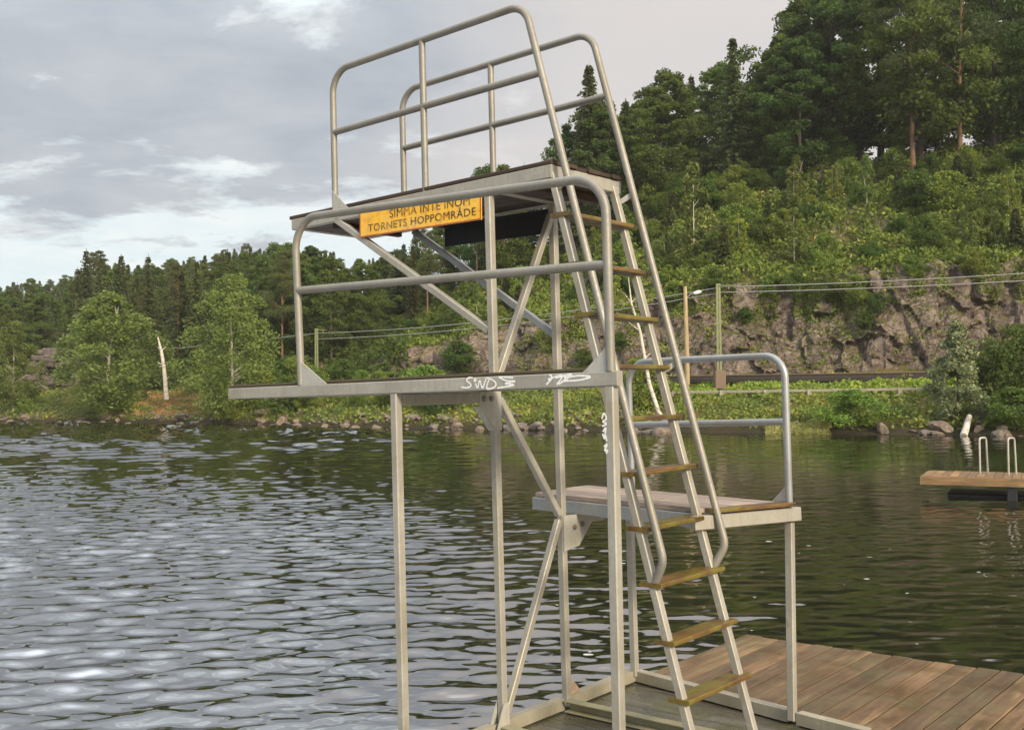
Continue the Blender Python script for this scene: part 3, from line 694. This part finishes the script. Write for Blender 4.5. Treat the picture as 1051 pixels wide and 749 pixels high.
for s in range(3):
    me, cs = pine_mesh('crown', 90 + s, 16, 3.0, L_PINE, .42 + .06 * s); kind('pine', me, limb_mesh('trunk', 90 + s, 16, .18, B_PINE, cs[:16], .35))
for s in range(4):
    me, cs = crown_broad('crown', 110 + s, 3.0, 3.4,   .15, 40, 130, .085, (L_BUSH, L_OAK, L_BUSH, L_BROAD)[s], .6, .8, (.16, .28)); kind('bush', me, limb_mesh('trunk', 110 + s, 2.6, .05, B_DARK, cs[:8], .2))
for s in range(3):
    me, cs = crown_broad('crown', 130 + s, 5.0, 2.2, .5, 40, 50, .11, L_BIRCH if s else L_YEL, .9, 1.1, (.12, .22)); kind('sapling', me, limb_mesh('trunk', 130 + s, 5, .045, B_BIRCH, cs[:6], .25))
kind('young_spruce', spruce_mesh('crown', 151, 5., 1.15, L_SPRUCE, 1.5, .04), limb_mesh('trunk', 151, 5., .06, B_DARK, [], .05))
me, cs = crown_broad('crown', 160, 4., 2.5, .1, 110, 110, .07, L_YPINE, 1., .8, (.09, .17), True); kind('young_pine', me, limb_mesh('trunk', 160, 4., .06, B_DARK, cs[:6], .1))
BASEH = dict(young_pine=4., spruce=14., broadleaf=12., birch=10., pine=16., bush=3., sapling=5., young_spruce=5.)
NAME = dict(young_pine='young_pine', spruce='spruce_tree', broadleaf='broadleaf_tree', birch='birch_tree', pine='pine_tree', bush='bush', sapling='young_birch', young_spruce='young_spruce')
CAT = dict(young_pine='young pine', spruce='spruce', broadleaf='tree', birch='birch', pine='pine', bush='bush', sapling='young tree', young_spruce='young spruce')
def plant(key, loc, h, label, group=None, var=None, wide=1., rz=None):
    v = random.randrange(len(KIND[key])) if var is None else var
    cr, tr = KIND[key][v]; k = h / BASEH[key]
    e = empty(NAME[key], loc, random.uniform(0, 6.28) if rz is None else rz); e.scale = (k * wide, k * wide, k); tag(e, label, CAT[key], group)
    link(bpy.data.objects.new('trunk', tr), e); link(bpy.data.objects.new('crown', cr), e); return e

# ------------------------------------------------------------------ forests
SKY = [(-300, 286), (0, 284), (50, 283), (72, 275), (100, 262), (125, 268), (150, 266), (200, 262), (230, 250), (280, 246), (330, 250), (360, 262), (400, 255), (430, 232), (470, 200), (490, 166), (520, 165),
       (560, 148), (590, 115), (607, 95), (650, 98), (680, 75), (690, 68), (720, 75), (740, 62), (765, 72), (780, 88), (800, 45), (815, 20), (830, -5), (860, -40), (1051, -70), (1500, -70)]
_kx = np.array([p for p, _ in SKY]); _ky = np.array([p for _, p in SKY])
def max_height(px, D, zg):                  # how tall a tree there stands under the wood's skyline
    return at(px, float(np.interp(px, _kx, _ky)), D).z - zg
def region(px, q):
    if px < 200: return 'low wooded hill left of the tower' if q < 60 else 'crest of the far left hill'
    if px < 420: return 'wooded hill behind the middle platform' if q < 60 else 'hazy ridge behind the middle platform'
    if px < 640: return 'steep wood right behind the ladder'
    if px < 820: return 'notch of wood between ladder and tall trees'
    return 'tall dark wood above the cliff'
KL = dict(spruce='dark pointed spruce', broadleaf='full round leafy tree', pine='tall pine with bare reddish trunk', birch='pale slender birch')
count = dict(spruce=0, broadleaf=0, pine=0, birch=0)
fr = random.Random(5)
def forest():
    for q in (19, 24, 30, 37, 46, 58, 72, 90, 112, 140, 172):
        for px0 in np.arange(-120, 1180, 1):
            D0 = float(dshore(px0)) + q; stepx = (3.1 if q < 40 else 4.2 if q < 60 else 4.) * (.7 if px0 < 440 else 1) / D0 * F
            if fr.random() > 1 / stepx: continue
            px = px0 + fr.uniform(-.3, .3) * stepx; qq = q + fr.uniform(-2.5, 2.5) * (1 + q / 60)
            qmin = np.interp(px, [-100, 30, 80, 200, 330, 420, 600, 700, 800, 1051], [20, 26, 22, 18, 18, 24, 32, 34, 34, 34])
            if qq < qmin: continue
            if px > 440 and q > 60: continue
            P = spot(px, qq); mh = max_height(px, P.y, P.z)
            if mh < 4.5: continue
            r = fr.random()
            if px < 440: key = 'spruce' if r < (.40 if q < 110 else .7) else ('broadleaf' if r < .93 else 'pine')
            elif px < 700: key = 'spruce' if r < .42 else ('broadleaf' if r < .80 else ('pine' if r < .92 else 'birch'))
            else: key = 'broadleaf' if r < .68 else ('spruce' if r < .84 else ('pine' if r < .93 else 'birch'))
            cap = {'spruce': 17, 'broadleaf': 15, 'pine': 19, 'birch': 12}[key] * (1.4 if px > 780 else .66 if px < 440 else 1)
            h = min(mh * (1 - abs(fr.gauss(0, .12))), cap * fr.uniform(.75, 1.05))
            if count[key] >= 290: continue
            count[key] += 1; rg = region(px, qq)
            plant(key, P - Vector((0, 0, .3)), h, f'{KL[key]} in the {rg}', f'{CAT[key]}s in the {rg}', None, fr.uniform(.85, 1.1))
forest()


# ------------------------------------------------------------------ ground cover that nobody could count
def cover(name, n, px, q, size, hgt, mat, seed, label, cat, dens=None, asp=.6, flat_=0., clump=.5):
    g = np.random.default_rng(seed); P = g.uniform(*px, n * 3); R = g.uniform(*q, n * 3)
    keep = g.uniform(0, 1, len(P)) < (dens(P, R) if dens else .33)
    nzv = np.array([noise.noise(Vector((p * .045, r * .6, seed * 1.3))) for p, r in zip(P, R)]); keep &= (nzv * clump + .5 + g.uniform(-.3, .3, len(P))) > .42
    P, R, nzv = P[keep][:n], R[keep][:n], nzv[keep][:n]; C = surf(P, R)
    C[:, 2] += g.uniform(0, 1, len(P)) ** 1.3 * hgt * (1 + nzv) ; V, Q = cards(C, size, g, flat_, asp)
    o = link(bpy.data.objects.new(name, np_mesh(name, V, Q, mat))); return tag(o, label, cat, None, 'stuff')
def zone(x0, x1, soft=30): return lambda P, R: np.clip((P - x0) / soft, 0, 1) * np.clip((x1 - P) / soft, 0, 1)
cover('slope_undergrowth', 95000, (380, 1180), (16.9, 37), .15, .55, L_BUSH, 1, 'green fern and shrub undergrowth covering the slope above the cliff', 'undergrowth')
cover('slope_rust', 9000, (380, 1180), (17.2, 37), .13, .25, L_DRY, 12, 'rust coloured dry patches between the bushes above the cliff', 'dry plants', clump=2.4, dens=lambda P, R: np.full(len(P), .2))
cover('slope_heather', 26000, (380, 1180), (16.9, 37), .15, .35, L_YEL, 2, 'yellow green patches of low plants on the slope above the cliff', 'ground plants', clump=1.6)
cover('bank_herbs', 60000, (-120, 1100), (.5, 13), .12, .32, L_GRASS, 3, 'mixed green and ochre herbs growing along the far bank', 'herbs')
cover('bright_ferns', 18000, (660, 1000), (7.0, 10.4), .10, .32, L_YEL, 4, 'bright yellow green ferns in a band behind the low rail', 'ferns', clump=.9)
cover('dry_grass', 16000, (128, 216), (1.2, 11), .15, .22, L_DRY, 5, 'dry orange grass on the bank beside the dead white trunk', 'dry grass', zone(135, 210, 20), asp=.18)
cover('forest_scrub', 34000, (-150, 420), (12, 34), .2, 1.0, L_OAK, 6, 'dark green scrub under the trees of the left hill', 'scrub', lambda P, R: np.where((P > 20) & (P < 92) & (R < 23), .05, .5))
cover('shore_reeds', 5000, (785, 850), (-.3, .9), .20, .30, L_REED, 8, 'pale yellow reeds standing in the shallows at the far bank', 'reeds', asp=.1)
cover('cliff_growth', 16000, (520, 1110), (14.7, 16.9), .10, .3, L_BUSH, 9, 'small green plants rooted in the cracks of the rock face', 'cliff plants', clump=2.2, dens=lambda P, R: np.full(len(P), .12) + .5 * np.exp(-((P - 893 + (R - 16) * 8) / 14.) ** 2) + .75 * (R > 16.1))
# ------------------------------------------------------------------ boulders along the waterline
def boulder_mesh(seed, mat):
    import bmesh
    bm = bmesh.new(); bmesh.ops.create_icosphere(bm, subdivisions=3, radius=1.); rg = random.Random(seed); sc = (rg.uniform(.9, 1.4), rg.uniform(.7, 1.1), rg.uniform(.55, .85))
    pl = [(Vector((rg.gauss(0, 1), rg.gauss(0, 1), rg.gauss(0, 1))).normalized(), rg.uniform(.55, .85)) for _ in range(9)]
    for v in bm.verts:
        p = v.co.copy()
        for n_, d_ in pl:
            e = p.dot(n_) - d_
            if e > 0: p -= n_ * e
        p += v.co * .12 * noise.fractal(v.co * 1.7 + Vector((seed, 0, 0)), .9, 2, 4); v.co = Vector((p.x * sc[0], p.y * sc[1], p.z * sc[2]))
    me = bpy.data.meshes.new('boulder'); bm.to_mesh(me); bm.free(); me.materials.append(mat); return me
def rock_mat(name, c0, c1, c2):
    M = Mat(name, .85); M.color(M.mix(M.ramp(M.noise(4, 6, .75), [(.58, 0.), (.68, .7)]), M.ramp(M.noise(1.6, 7, .7), [(.3, c0), (.5, c1), (.7, c2)]), (.40, .36, .30)))
    M.bump(M.noise(5, 6, .7), .5, .08); return M.m
RK = [rock_mat('grey_boulder', (.05, .042, .034), (.12, .10, .08), (.22, .19, .155)), rock_mat('pinkish_boulder', (.06, .042, .03), (.15, .11, .08), (.26, .20, .15))]
BOULD = [boulder_mesh(k, RK[k % 2]) for k in range(8)]
def boulder(px, q, r, label, group=None, var=None, sc=(1, 1, 1)):
    P = spot(px, q); o = bpy.data.objects.new('boulder', random.choice(BOULD) if var is None else BOULD[var]); o.location = P + Vector((0, 0, r * .18)); o.scale = tuple(r * x for x in sc)
    o.rotation_euler = (random.uniform(-.3, .3), random.uniform(-.3, .3), random.uniform(0, 6.3)); link(o); tag(o, label, 'boulder', group); return o
for (x0, x1, n, lab) in ((-40, 135, 48, 'grey boulder at the waterline under the left birches'), (140, 250, 20, 'grey boulder at the waterline below the dry orange grass'), (255, 335, 36, 'pale boulder at the waterline left of the front post'),
                         (340, 520, 56, 'boulder at the waterline behind the middle posts'), (520, 700, 56, 'boulder at the waterline behind the ladder'), (925, 1060, 34, 'boulder at the waterline beside the leaning white log')):
    for k in range(n):
        bx_ = random.uniform(x0, x1)
        if 976 < bx_ < 1002: continue
        boulder(bx_, random.choice([-.2, 0, .2, .5, .8, 1.1, 1.6]) + random.uniform(-.2, .2), min(.5, random.lognormvariate(-1.75, .45)), lab, lab.replace('boulder', 'boulders', 1))
boulder(905, .25, .42, 'upright tan boulder at the waterline right of the leafy bush', var=1, sc=(.6, .7, 1.7)); boulder(967, .5, .5, 'largest pale boulder, left of the leaning white log', var=3); boulder(110, 1.0, .7, 'big slanting pale boulder on the left bank', var=5)

# ------------------------------------------------------------------ single trees and bushes
plant('birch', spot(14, 2.2), 7.6, 'pale yellowish birch with a bare white trunk at the far left edge', None, 0, 1.15)
plant('birch', spot(109, 1.6), 9.4, 'broad leafy birch with crown to the ground, right of the stone tunnel', None, 1, 1.6)
plant('birch', spot(238, 1.4), 9.6, 'tall shoreline birch standing under the left end of the middle platform', None, 2, 1.15)
plant('bush', spot(112, .9), 2.0, 'dark bush overhanging the water below the broad birch', None, 1, 1.2)
plant('bush', spot(236, .7), 1.6, 'low bright bush overhanging the water below the tall shoreline birch', None, 2, 1.2)
plant('young_pine', spot(983, 1.6), 4.2, 'soft grey green young pine standing alone on the right bank', None, 0, 1.1)
plant('bush', spot(872, 1.0), 1.5, 'wide bright leafy bush at the waterline left of the tan boulder', None, 0, 2.0)
plant('bush', spot(1040, .8), 1.6, 'leafy bush at the waterline by the right edge', None, 3, 1.6)
plant('bush', spot(1036, 4.5), 3.8, 'tall bright leafy bush on the bank by the right edge', None, 1, 1.0)
plant('bush', spot(655, 4.0), 2.6, 'green bush round the foot of the leaning birch', None, 2, 1.0)
fr2 = random.Random(11)
for k in range(48):
    px = fr2.uniform(-90, 470); q = fr2.uniform(2, 15)
    if abs(px - 168) < 40 and q < 11 or (25 < px < 90 and q < 18 and fr2.random() < .8): continue
    plant('bush', spot(px, q), fr2.uniform(.9, 2.4), 'green bush on the left bank between shore and wood', 'bushes on the left bank', None, fr2.uniform(.9, 1.4))
for k in range(105):
    px = fr2.uniform(390, 1130); q = fr2.uniform(18.2, 36)
    plant('bush', spot(px, q), fr2.uniform(.8, 2.3) * (1.1 if px > 650 else .9), 'rounded green bush on the slope above the cliff', 'bushes on the slope above the cliff', None, fr2.uniform(.8, 1.3))
for k in range(26):
    px = fr2.uniform(440, 1110); q = fr2.uniform(18, 32)
    plant('sapling', spot(px, q), fr2.uniform(2.2, 4.2), 'slim young birch on the slope above the cliff', 'young birches on the slope above the cliff', None, fr2.uniform(.8, 1.2))
for k in range(16):
    px = fr2.uniform(480, 1110); q = fr2.uniform(17.5, 30)
    plant('young_spruce', spot(px, q), fr2.uniform(1.6, 3.2), 'young conifer among bushes on the slope above the cliff', 'young conifers on the slope above the cliff')
for px, q, h in ((766, 15.9, 1.0), (893, 15.4, 1.4), (880, 16.4, 1.6), (690, 16.6, 1.6), (820, 16.8, 1.6), (640, 15.5, 1.2), (600, 15.2, 1.2), (560, 15.6, 1.5), (735, 16.6, 1.5), (792, 16.7, 1.3), (850, 16.6, 1.6), (940, 16.7, 1.2), (905, 16.0, 1.2), (1000, 16.8, 1.4)):
    plant('bush', spot(px, q), h, 'small bush rooted in the rock face behind the railway', 'bushes rooted in the rock face', None, 1.1)
plant('sapling', spot(714, 22), 7.0, 'pale airy birch sapling, tallest on the slope, right of the ladder rail', None, 1, .9)
# tall named trees of the wood
def tall(key, px, q, ytop, label, var=None, wide=1.):
    P = spot(px, q); P.z -= .3; plant(key, P, at(px, ytop, P.y).z - P.z, label, None, var, wide)
tall('spruce', 608, 34, 66, 'tallest pointed spruce showing between the two ladder handrails', 1)
tall('spruce', 757, 36, 38, 'light green pointed spruce rising from the notch beside the tall wood', 2, .95)
tall('pine', 941, 32.3, -45, 'tall pine with long bare orange trunk in front of the dark wood', 0, 1.1)
tall('pine', 990, 32.8, -60, 'pine with forked orange trunk near the right edge of the wood', 1, 1.1)
tall('broadleaf', 862, 38, -15, 'great round leafy tree at the left corner of the tall wood', 0, 1.05)
tall('broadleaf', 806, 37, 38, 'dark leafy tree at the left end of the tall wood', 2, .8)
tall('spruce', 88, 34, 256, 'left of the three dark spruces above the tunnel', 0); tall('spruce', 124, 30, 262, 'middle of the three dark spruces above the tunnel', 1); tall('pine', 100, 38, 258, 'crooked pine between the dark spruces above the tunnel', 2)
tall('spruce', 152, 32, 262, 'right of the three dark spruces above the tunnel', 3)
# leaning birch with a thin white stem
lb = empty('leaning_birch', spot(690, 1.2)); tag(lb, 'thin white birch leaning left, seen behind the ladder', 'birch')
base = lb.location; m = MB(); pts = [at(px, py, base.y + dq) - base for px, py, dq in ((690, 441, 0), (676, 423, .2), (666.5, 394, .5), (662, 368, .8), (657, 340, 1.), (648, 311, 1.3), (645, 285, 1.5))]
m.tube(pts, [.13, .11, .10, .085, .07, .05, .02], 8)
for i, dx in ((3, 1.0), (4, -1.2), (5, .8), (5, -.7)): m.tube([pts[i], pts[i] + Vector((dx * .5, .1, .5)), pts[i] + Vector((dx, .2, .7))], [.03, .02, .008], 5)
m.build('trunk', B_BIRCH, lb); g_ = np.random.default_rng(3)
P = np.concatenate([blob_points(g_, np.array(pts[i] + Vector((dx, .1, dz))), .55, 60) for i, dx, dz in ((5, .7, .3), (5, -.6, .2), (6, 0, .3), (4, -1.1, .5), (3, .9, .6))]); V_, Q_c = cards(P, .11, g_)
link(bpy.data.objects.new('crown', np_mesh('crown', V_, Q_c, L_BIRCH)), lb)
# dead white snag
base = spot(171, 3.0); sn = empty('dead_birch_trunk', base); tag(sn, 'dead white birch trunk without crown standing on the dry bank', 'dead tree')
m = MB(); pts = [at(px, py, base.y) - base for px, py in ((171, 410), (169.5, 390), (168, 375), (165.5, 360), (162, 346))]; m.tube(pts, [.19, .16, .14, .12, .05], 9); m.build('trunk', B_BIRCH, sn)
m = MB()
for i, dx, dz in ((2, -.5, .25), (2, -.35, -.1), (3, .35, .3), (1, .3, .25), (3, -.3, .3)): m.tube([pts[i], pts[i] + Vector((dx, .05, dz))], [.05, .02], 5)
for j, o_ in enumerate([0]): m.build('branch_stub', B_BIRCH, sn)
# white log leaning into the water
base = spot(990, -.1); lg = MB(); p0 = at(989, 447, base.y - .1); p1 = at(995, 427, base.y + .7); lg.tube([p0, p0.lerp(p1, .3) + Vector((.02, 0, .02)), p0.lerp(p1, .7), p1], [.15, .14, .13, .11], 12); o = lg.build('birch_log', B_BIRCH); tag(o, 'short white birch log leaning out of the water at the right bank', 'log')

# ------------------------------------------------------------------ railway: masts, wires, wall, rail
def rail_pt(px, q, z): D_ = float(dshore(px)) + q; return Vector(((px - PW / 2) / F * D_, D_, z))
rw = MB(); pts = [rail_pt(px, 10.9, 2.62) for px in range(560, 1160, 20)]
for p, q in zip(pts[:-1], pts[1:]): rw.bar(p, q, .25, .26, (0, 0, 1), 0, .02)
o = rw.build('retaining_wall', DARKBEAM); tag(o, 'long low dark retaining wall along the railway below the cliff', 'wall')
tr = empty('railway_track', rail_pt(800, 12.6, 2.95)); tag(tr, 'railway track on its ballast bench below the cliff', 'railway track')
for dq in (11.9, 13.35):
    rl = MB(); pts = [rail_pt(px, dq, 2.93) - tr.location for px in range(380, 1180, 25)]
    rl.tube(pts, .055, 6); rl.build('rail', flat('rusty_rail', (.16, .10, .07), .6, .4), tr)
bl = MB()
for p, q in zip(range(380, 1160, 20), range(400, 1180, 20)): bl.bar(rail_pt(p, 12.6, 2.72) - tr.location, rail_pt(q, 12.6, 2.72) - tr.location, 2.6, .3, (0, 0, 1), 0, .0)
bl.build('ballast', flat('ballast_stone', (.05, .046, .028), .95, 0, .5, 20), tr)
gr = empty('guard_rail', rail_pt(820, 6.3, 1.75)); tag(gr, 'low pale wooden rail on short posts along the far bank', 'guard rail')
rl = MB(); pts = [rail_pt(px, 6.3, 1.95 + .00025 * (px - 700)) - gr.location for px in range(640, 1010, 25)]
for p, q in zip(pts[:-1], pts[1:]): rl.bar(p, q, .06, .13, (0, 0, 1), 0, .01)
rl.build('rail', RAILW, gr)
for px in (690, 740, 785, 830, 875, 923, 970): 
    pm = MB(); p = rail_pt(px, 6.36, 1.2) - gr.location; pm.bar(p, p + Vector((0, 0, .85)), .22, .22); pm.build('post', RAILW, gr)
# street lamp on a timber pole
def upright(px, y0, y1, q): 
    D_ = float(dshore(px)) + q; return at(px, y0, D_), at(px, y1, D_)
p0, p1 = upright(705.5, 400, 294, 9.0); lampp = empty('street_lamp', p0); tag(lampp, 'wooden pole with a pale lamp head on a short arm below the cliff', 'street lamp')
m = MB(); m.tube([Vector((0, 0, -.6)), Vector((0, 0, 2)), Vector((-.05, 0, p1.z - p0.z))], [.15, .14, .11], 10); m.build('pole', PINE_W, lampp)
hz = p1.z - p0.z; m = MB(); m.tube([Vector((0, 0, hz - .7)), Vector((.25, -.05, hz - .45)), Vector((.6, -.1, hz - .36))], .028, 8); m.build('arm', WIRE, lampp)
m = MB(); m.tube([Vector((.42, -.1, hz - .44)), Vector((.5, -.1, hz - .40)), Vector((.75, -.1, hz - .33)), Vector((.86, -.1, hz - .31))], [.05, .1, .11, .05], 10); m.build('lamp_head', LAMP, lampp)
def mast(px, y0, y1, q, label, lattice=True, foot=True):
    p0, p1 = upright(px, y0, y1, q); e = empty('railway_mast', p0); tag(e, label, 'railway mast', None); h = p1.z - p0.z
    m = MB()
    for sx in (-.09, .09): m.bar((sx, 0, -.3), (sx * .75, 0, h), .055, .12)
    for k in range(int(h / .55)): z = .3 + k * .55; m.bar((-.09, 0, z), (.09, 0, z + .3), .04, .06)
    m.build('lattice_post', MASTG, e)
    if foot: m = MB(); m.bar((0, 0, -.6), (0, 0, .45), .62, .62, (0, 1, 0), 0, .04); m.build('concrete_foot', CONC, e)
    m = MB(); m.bar((0, 0, h - .12), (.85, -.3, h - .16), .06, .06); m.build('bracket_arm', MASTG, e)
    m = MB(); m.tube([(.55, -.2, h - .2), (.55, -.2, h - .36)], [.07, .05], 8); m.build('insulator', CONC, e); return p0, p1
mast(738.5, 388, 291, 9.6, 'greenish railway mast on a brown concrete foot right of the lamp pole')
mast(325, 396, 337, 13, 'thin greenish railway mast seen under the railing of the middle platform', foot=False)
def wire(name, pl, label):
    m = MB(); m.tube(pl, .027, 5); o = m.build(name, WIRE); tag(o, label, 'wire')
def sag(p, q, s, n=10): return [p.lerp(q, t / n) - Vector((0, 0, s * 4 * (t / n) * (1 - t / n))) for t in range(n + 1)]
D1 = float(dshore(738)) + 9.6
m0 = at(742, 294.5, D1); m1 = at(742, 300, D1); e0 = at(1120, 276, float(dshore(1120)) + 9.6); e1 = at(1120, 284, float(dshore(1120)) + 9.6)
wire('overhead_wire', sag(m0, e0, .12), 'upper overhead wire running right from the mast across the cliff'); wire('overhead_wire', sag(m1, e1, .12), 'lower overhead wire running right from the mast across the cliff')
D2 = float(dshore(325)) + 13; w0 = at(326, 342, D2); wire('overhead_wire', sag(w0, m0, .5), 'upper overhead wire spanning between the two masts'); wire('overhead_wire', sag(at(326, 348, D2), m1, .5), 'lower overhead wire spanning between the two masts')
wL = at(-60, 366, float(dshore(-60)) + 14); wire('overhead_wire', sag(w0, wL, .6), 'overhead wire running left from the far mast through the birches')
# stone tunnel mouth on the left
base = spot(50, 15.5); tn = empty('stone_tunnel', base); tag(tn, 'dark stone railway tunnel mouth in the left bank behind the birches', 'tunnel')
def stone_arch():
    m = MB(); rt = random.Random(4)
    for row in range(7):
        z = -.4 + row * .6; x = -2.6 + .28 * row
        while x < 3.4 - .2 * row:
            w = rt.uniform(.5, 1.6); inside = .35 < x + w * .5 < 2.35 and z < 1.75
            if not inside:
                y = rt.uniform(-.35, .1); m.bar((x, y, z + .3), (x + w - .03, y + rt.uniform(-.1, .1), z + .3 + rt.uniform(-.2, .2)), 2.2, rt.uniform(.5, .75), (0, 0, 1), 0, .12)
            x += w
    return m
TUN = rock_mat('tunnel_stone', (.045, .035, .03), (.09, .07, .06), (.15, .12, .10))
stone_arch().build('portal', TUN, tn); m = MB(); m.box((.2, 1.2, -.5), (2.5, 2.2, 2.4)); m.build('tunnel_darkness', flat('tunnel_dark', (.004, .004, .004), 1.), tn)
boulder(40, 14.2, 1.0, 'dark rock left of the stone tunnel', None, 4)

# ------------------------------------------------------------------ swimming raft
A = Vector((*on_water(946, 503), 0)); Dr = 18.7
fl, frr = at(946, 488.5, 18.6), at(1051, 490.5, 18.2); dirr = Vector((.89, -.456, 0)); bk = Vector((-dirr.y, dirr.x, 0))
raft = empty('swimming_raft', (fl.x, fl.y, 0), math.atan2(dirr.y, dirr.x)); zt = fl.z
tag(raft, 'small timber swimming raft on dark floats with two white ladder hoops', 'swimming raft')
m = MB()
for k in range(26): m.box((.01 + k * .145, .03, zt - .03), (.01 + k * .145 + .138, 1.5, zt + random.uniform(-.002, .003)), 0, .004)
m.build('deck', RAFT, raft)
m = MB(); m.box((0, 0, zt - .15), (3.8, .028, zt - .003), 0, .005); m.build('edge_board', RAFT, raft); m = MB(); m.box((-.03, 0, zt - .15), (-.001, 1.5, zt - .004), 0, .005); m.build('edge_board', RAFT, raft)
m = MB(); m.box((.40, .30, -.2), (3.6, 1.35, .07), 0, .03); m.build('float', BLACK, raft); m = MB(); m.box((1.38, .05, -.2), (1.54, .20, zt - .152), 0, .01); m.build('support_block', BLACK, raft)
def hoop(px): 
    x0 = (px - 946) * 18.5 / F; m = MB(); y0 = .9
    m.tube(fillet([(x0, y0 - .04, zt - .05), (x0, y0 - .04, zt + .66), (x0 + .10, y0 + .20, zt + .66), (x0 + .12, y0 + .21, zt - .05)], [.06, .06], 8), .017, 10); m.build('ladder_hoop', PLATE, raft)
hoop(998.5); hoop(1025.5)

# ------------------------------------------------------------------ damp evening air between the shore and the far hills
m = MB(); m.box((-420, -30, -4), (420, 480, 95), 0, 0); hz_ = bpy.data.materials.new('haze'); hz_.use_nodes = True; T_ = hz_.node_tree
T_.nodes.remove(T_.nodes['Principled BSDF']); pv_ = T_.nodes.new('ShaderNodeVolumePrincipled'); pv_.inputs['Color'].default_value = (.95, .95, .93, 1); pv_.inputs['Density'].default_value = .00025
T_.links.new(pv_.outputs[0], T_.nodes['Material Output'].inputs['Volume']); o = m.build('haze', hz_); tag(o, kind='stuff', label='thin damp evening haze over the lake and hills', cat='haze')
# ------------------------------------------------------------------ world, light, colour
def make_world():
    w = bpy.data.worlds.new('World'); S.world = w; w.use_nodes = True; T = w.node_tree; N = T.nodes; L = T.links
    class Q_(Mat):
        def __init__(s): s.t = T; s.N = N; s.L = L
    M = Q_(); bg = N['Background']; bg.inputs['Strength'].default_value = .1
    el, rot = math.radians(27), math.radians(148)
    sky = N.new('ShaderNodeTexSky'); sky.sky_type = 'NISHITA'; sky.sun_disc = False; sky.sun_elevation = el; sky.sun_rotation = rot
    tc = N.new('ShaderNodeTexCoord'); sp = N.new('ShaderNodeSeparateXYZ'); L.new(tc.outputs['Generated'], sp.inputs[0])
    zz = M.math('ADD', M.math('MAXIMUM', sp.outputs[2], 0.), .16)
    cv = N.new('ShaderNodeCombineXYZ'); L.new(M.math('DIVIDE', sp.outputs[0], zz), cv.inputs[0]); L.new(M.math('DIVIDE', sp.outputs[1], zz), cv.inputs[1])
    mp = N.new('ShaderNodeMapping'); mp.inputs['Location'].default_value = (3.1, 1.9, 0); mp.inputs['Rotation'].default_value = (0, 0, -.25); mp.inputs['Scale'].default_value = (1., 1.25, 1); L.new(cv.outputs[0], mp.inputs[0])
    n1 = M.noise(1.7, 10, .60, mp.outputs[0], dist=.25); n2 = M.noise(.55, 4, .5, mp.outputs[0]); n3 = M.noise(3.0, 9, .62, mp.outputs[0], dist=.3)
    k = 9.2
    grey = M.ramp(n3, [(.3, (.40 * k, .44 * k, .49 * k)), (.7, (.54 * k, .555 * k, .59 * k))]) if False else M.mix(M.ramp(n3, [(.32, 0.), (.7, 1.)]), (.38 * k, .42 * k, .475 * k), (.53 * k, .555 * k, .59 * k))
    gap = M.mix(M.ramp(n3, [(.35, 0.), (.65, 1.)]), (.68 * k, .80 * k, .84 * k), (.84 * k, .88 * k, .88 * k))
    lowb = M.math('MULTIPLY', M.ramp(sp.outputs[2], [(.10, 1.), (.25, 0.)]), .22)
    f = M.ramp(M.math('ADD', n1, lowb), [(.57, 0.), (.645, 1.)])
    left = M.mix(f, grey, gap)
    right = M.mix(M.ramp(n2, [(.3, 0.), (.7, 1.)]), (.62 * k, .60 * k, .595 * k), (.76 * k, .69 * k, .655 * k))
    side = M.ramp(M.math('ADD', M.math('ADD', sp.outputs[0], M.math('MULTIPLY', M.math('SUBTRACT', n2, .5), .5)), .2), [(.06, 0.), (.24, 1.)])
    cl_ = M.mix(side, left, right)
    # an overcast sky is brighter towards the zenith
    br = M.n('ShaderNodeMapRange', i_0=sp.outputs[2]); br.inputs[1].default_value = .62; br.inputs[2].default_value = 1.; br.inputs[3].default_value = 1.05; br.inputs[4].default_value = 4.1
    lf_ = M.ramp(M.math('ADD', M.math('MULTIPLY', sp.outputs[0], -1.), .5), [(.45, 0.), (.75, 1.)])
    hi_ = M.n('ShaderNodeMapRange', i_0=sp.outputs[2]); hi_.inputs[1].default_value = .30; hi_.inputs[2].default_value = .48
    gain = M.math('ADD', 1., M.math('MULTIPLY', M.math('MULTIPLY', lf_, hi_.outputs[0]), .55))  # extra sky brightness at upper left, added to brighten the water reflections
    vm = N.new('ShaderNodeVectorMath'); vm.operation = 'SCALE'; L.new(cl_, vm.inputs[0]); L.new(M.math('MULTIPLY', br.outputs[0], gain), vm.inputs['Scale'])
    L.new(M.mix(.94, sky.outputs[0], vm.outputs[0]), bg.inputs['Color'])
    sun = bpy.data.objects.new('sun', bpy.data.lights.new('sun', 'SUN')); sun.data.energy = 4.6; sun.data.angle = math.radians(11); sun.data.color = (1., .86, .64)
    # Nishita measures rotation clockwise from +Y
    sd = Vector((math.sin(rot) * math.cos(el), math.cos(rot) * math.cos(el), math.sin(el)))
    sun.rotation_euler = (-sd).to_track_quat('-Z', 'Y').to_euler(); link(sun)
make_world()
S.view_settings.view_transform = 'Standard'; S.view_settings.look = 'None'; S.view_settings.exposure = .2; S.view_settings.gamma = 1
S.cycles.use_denoising = True; S.cycles.max_bounces = 6; S.cycles.transparent_max_bounces = 4; S.cycles.diffuse_bounces = 3
S.cycles.sample_clamp_indirect = 4
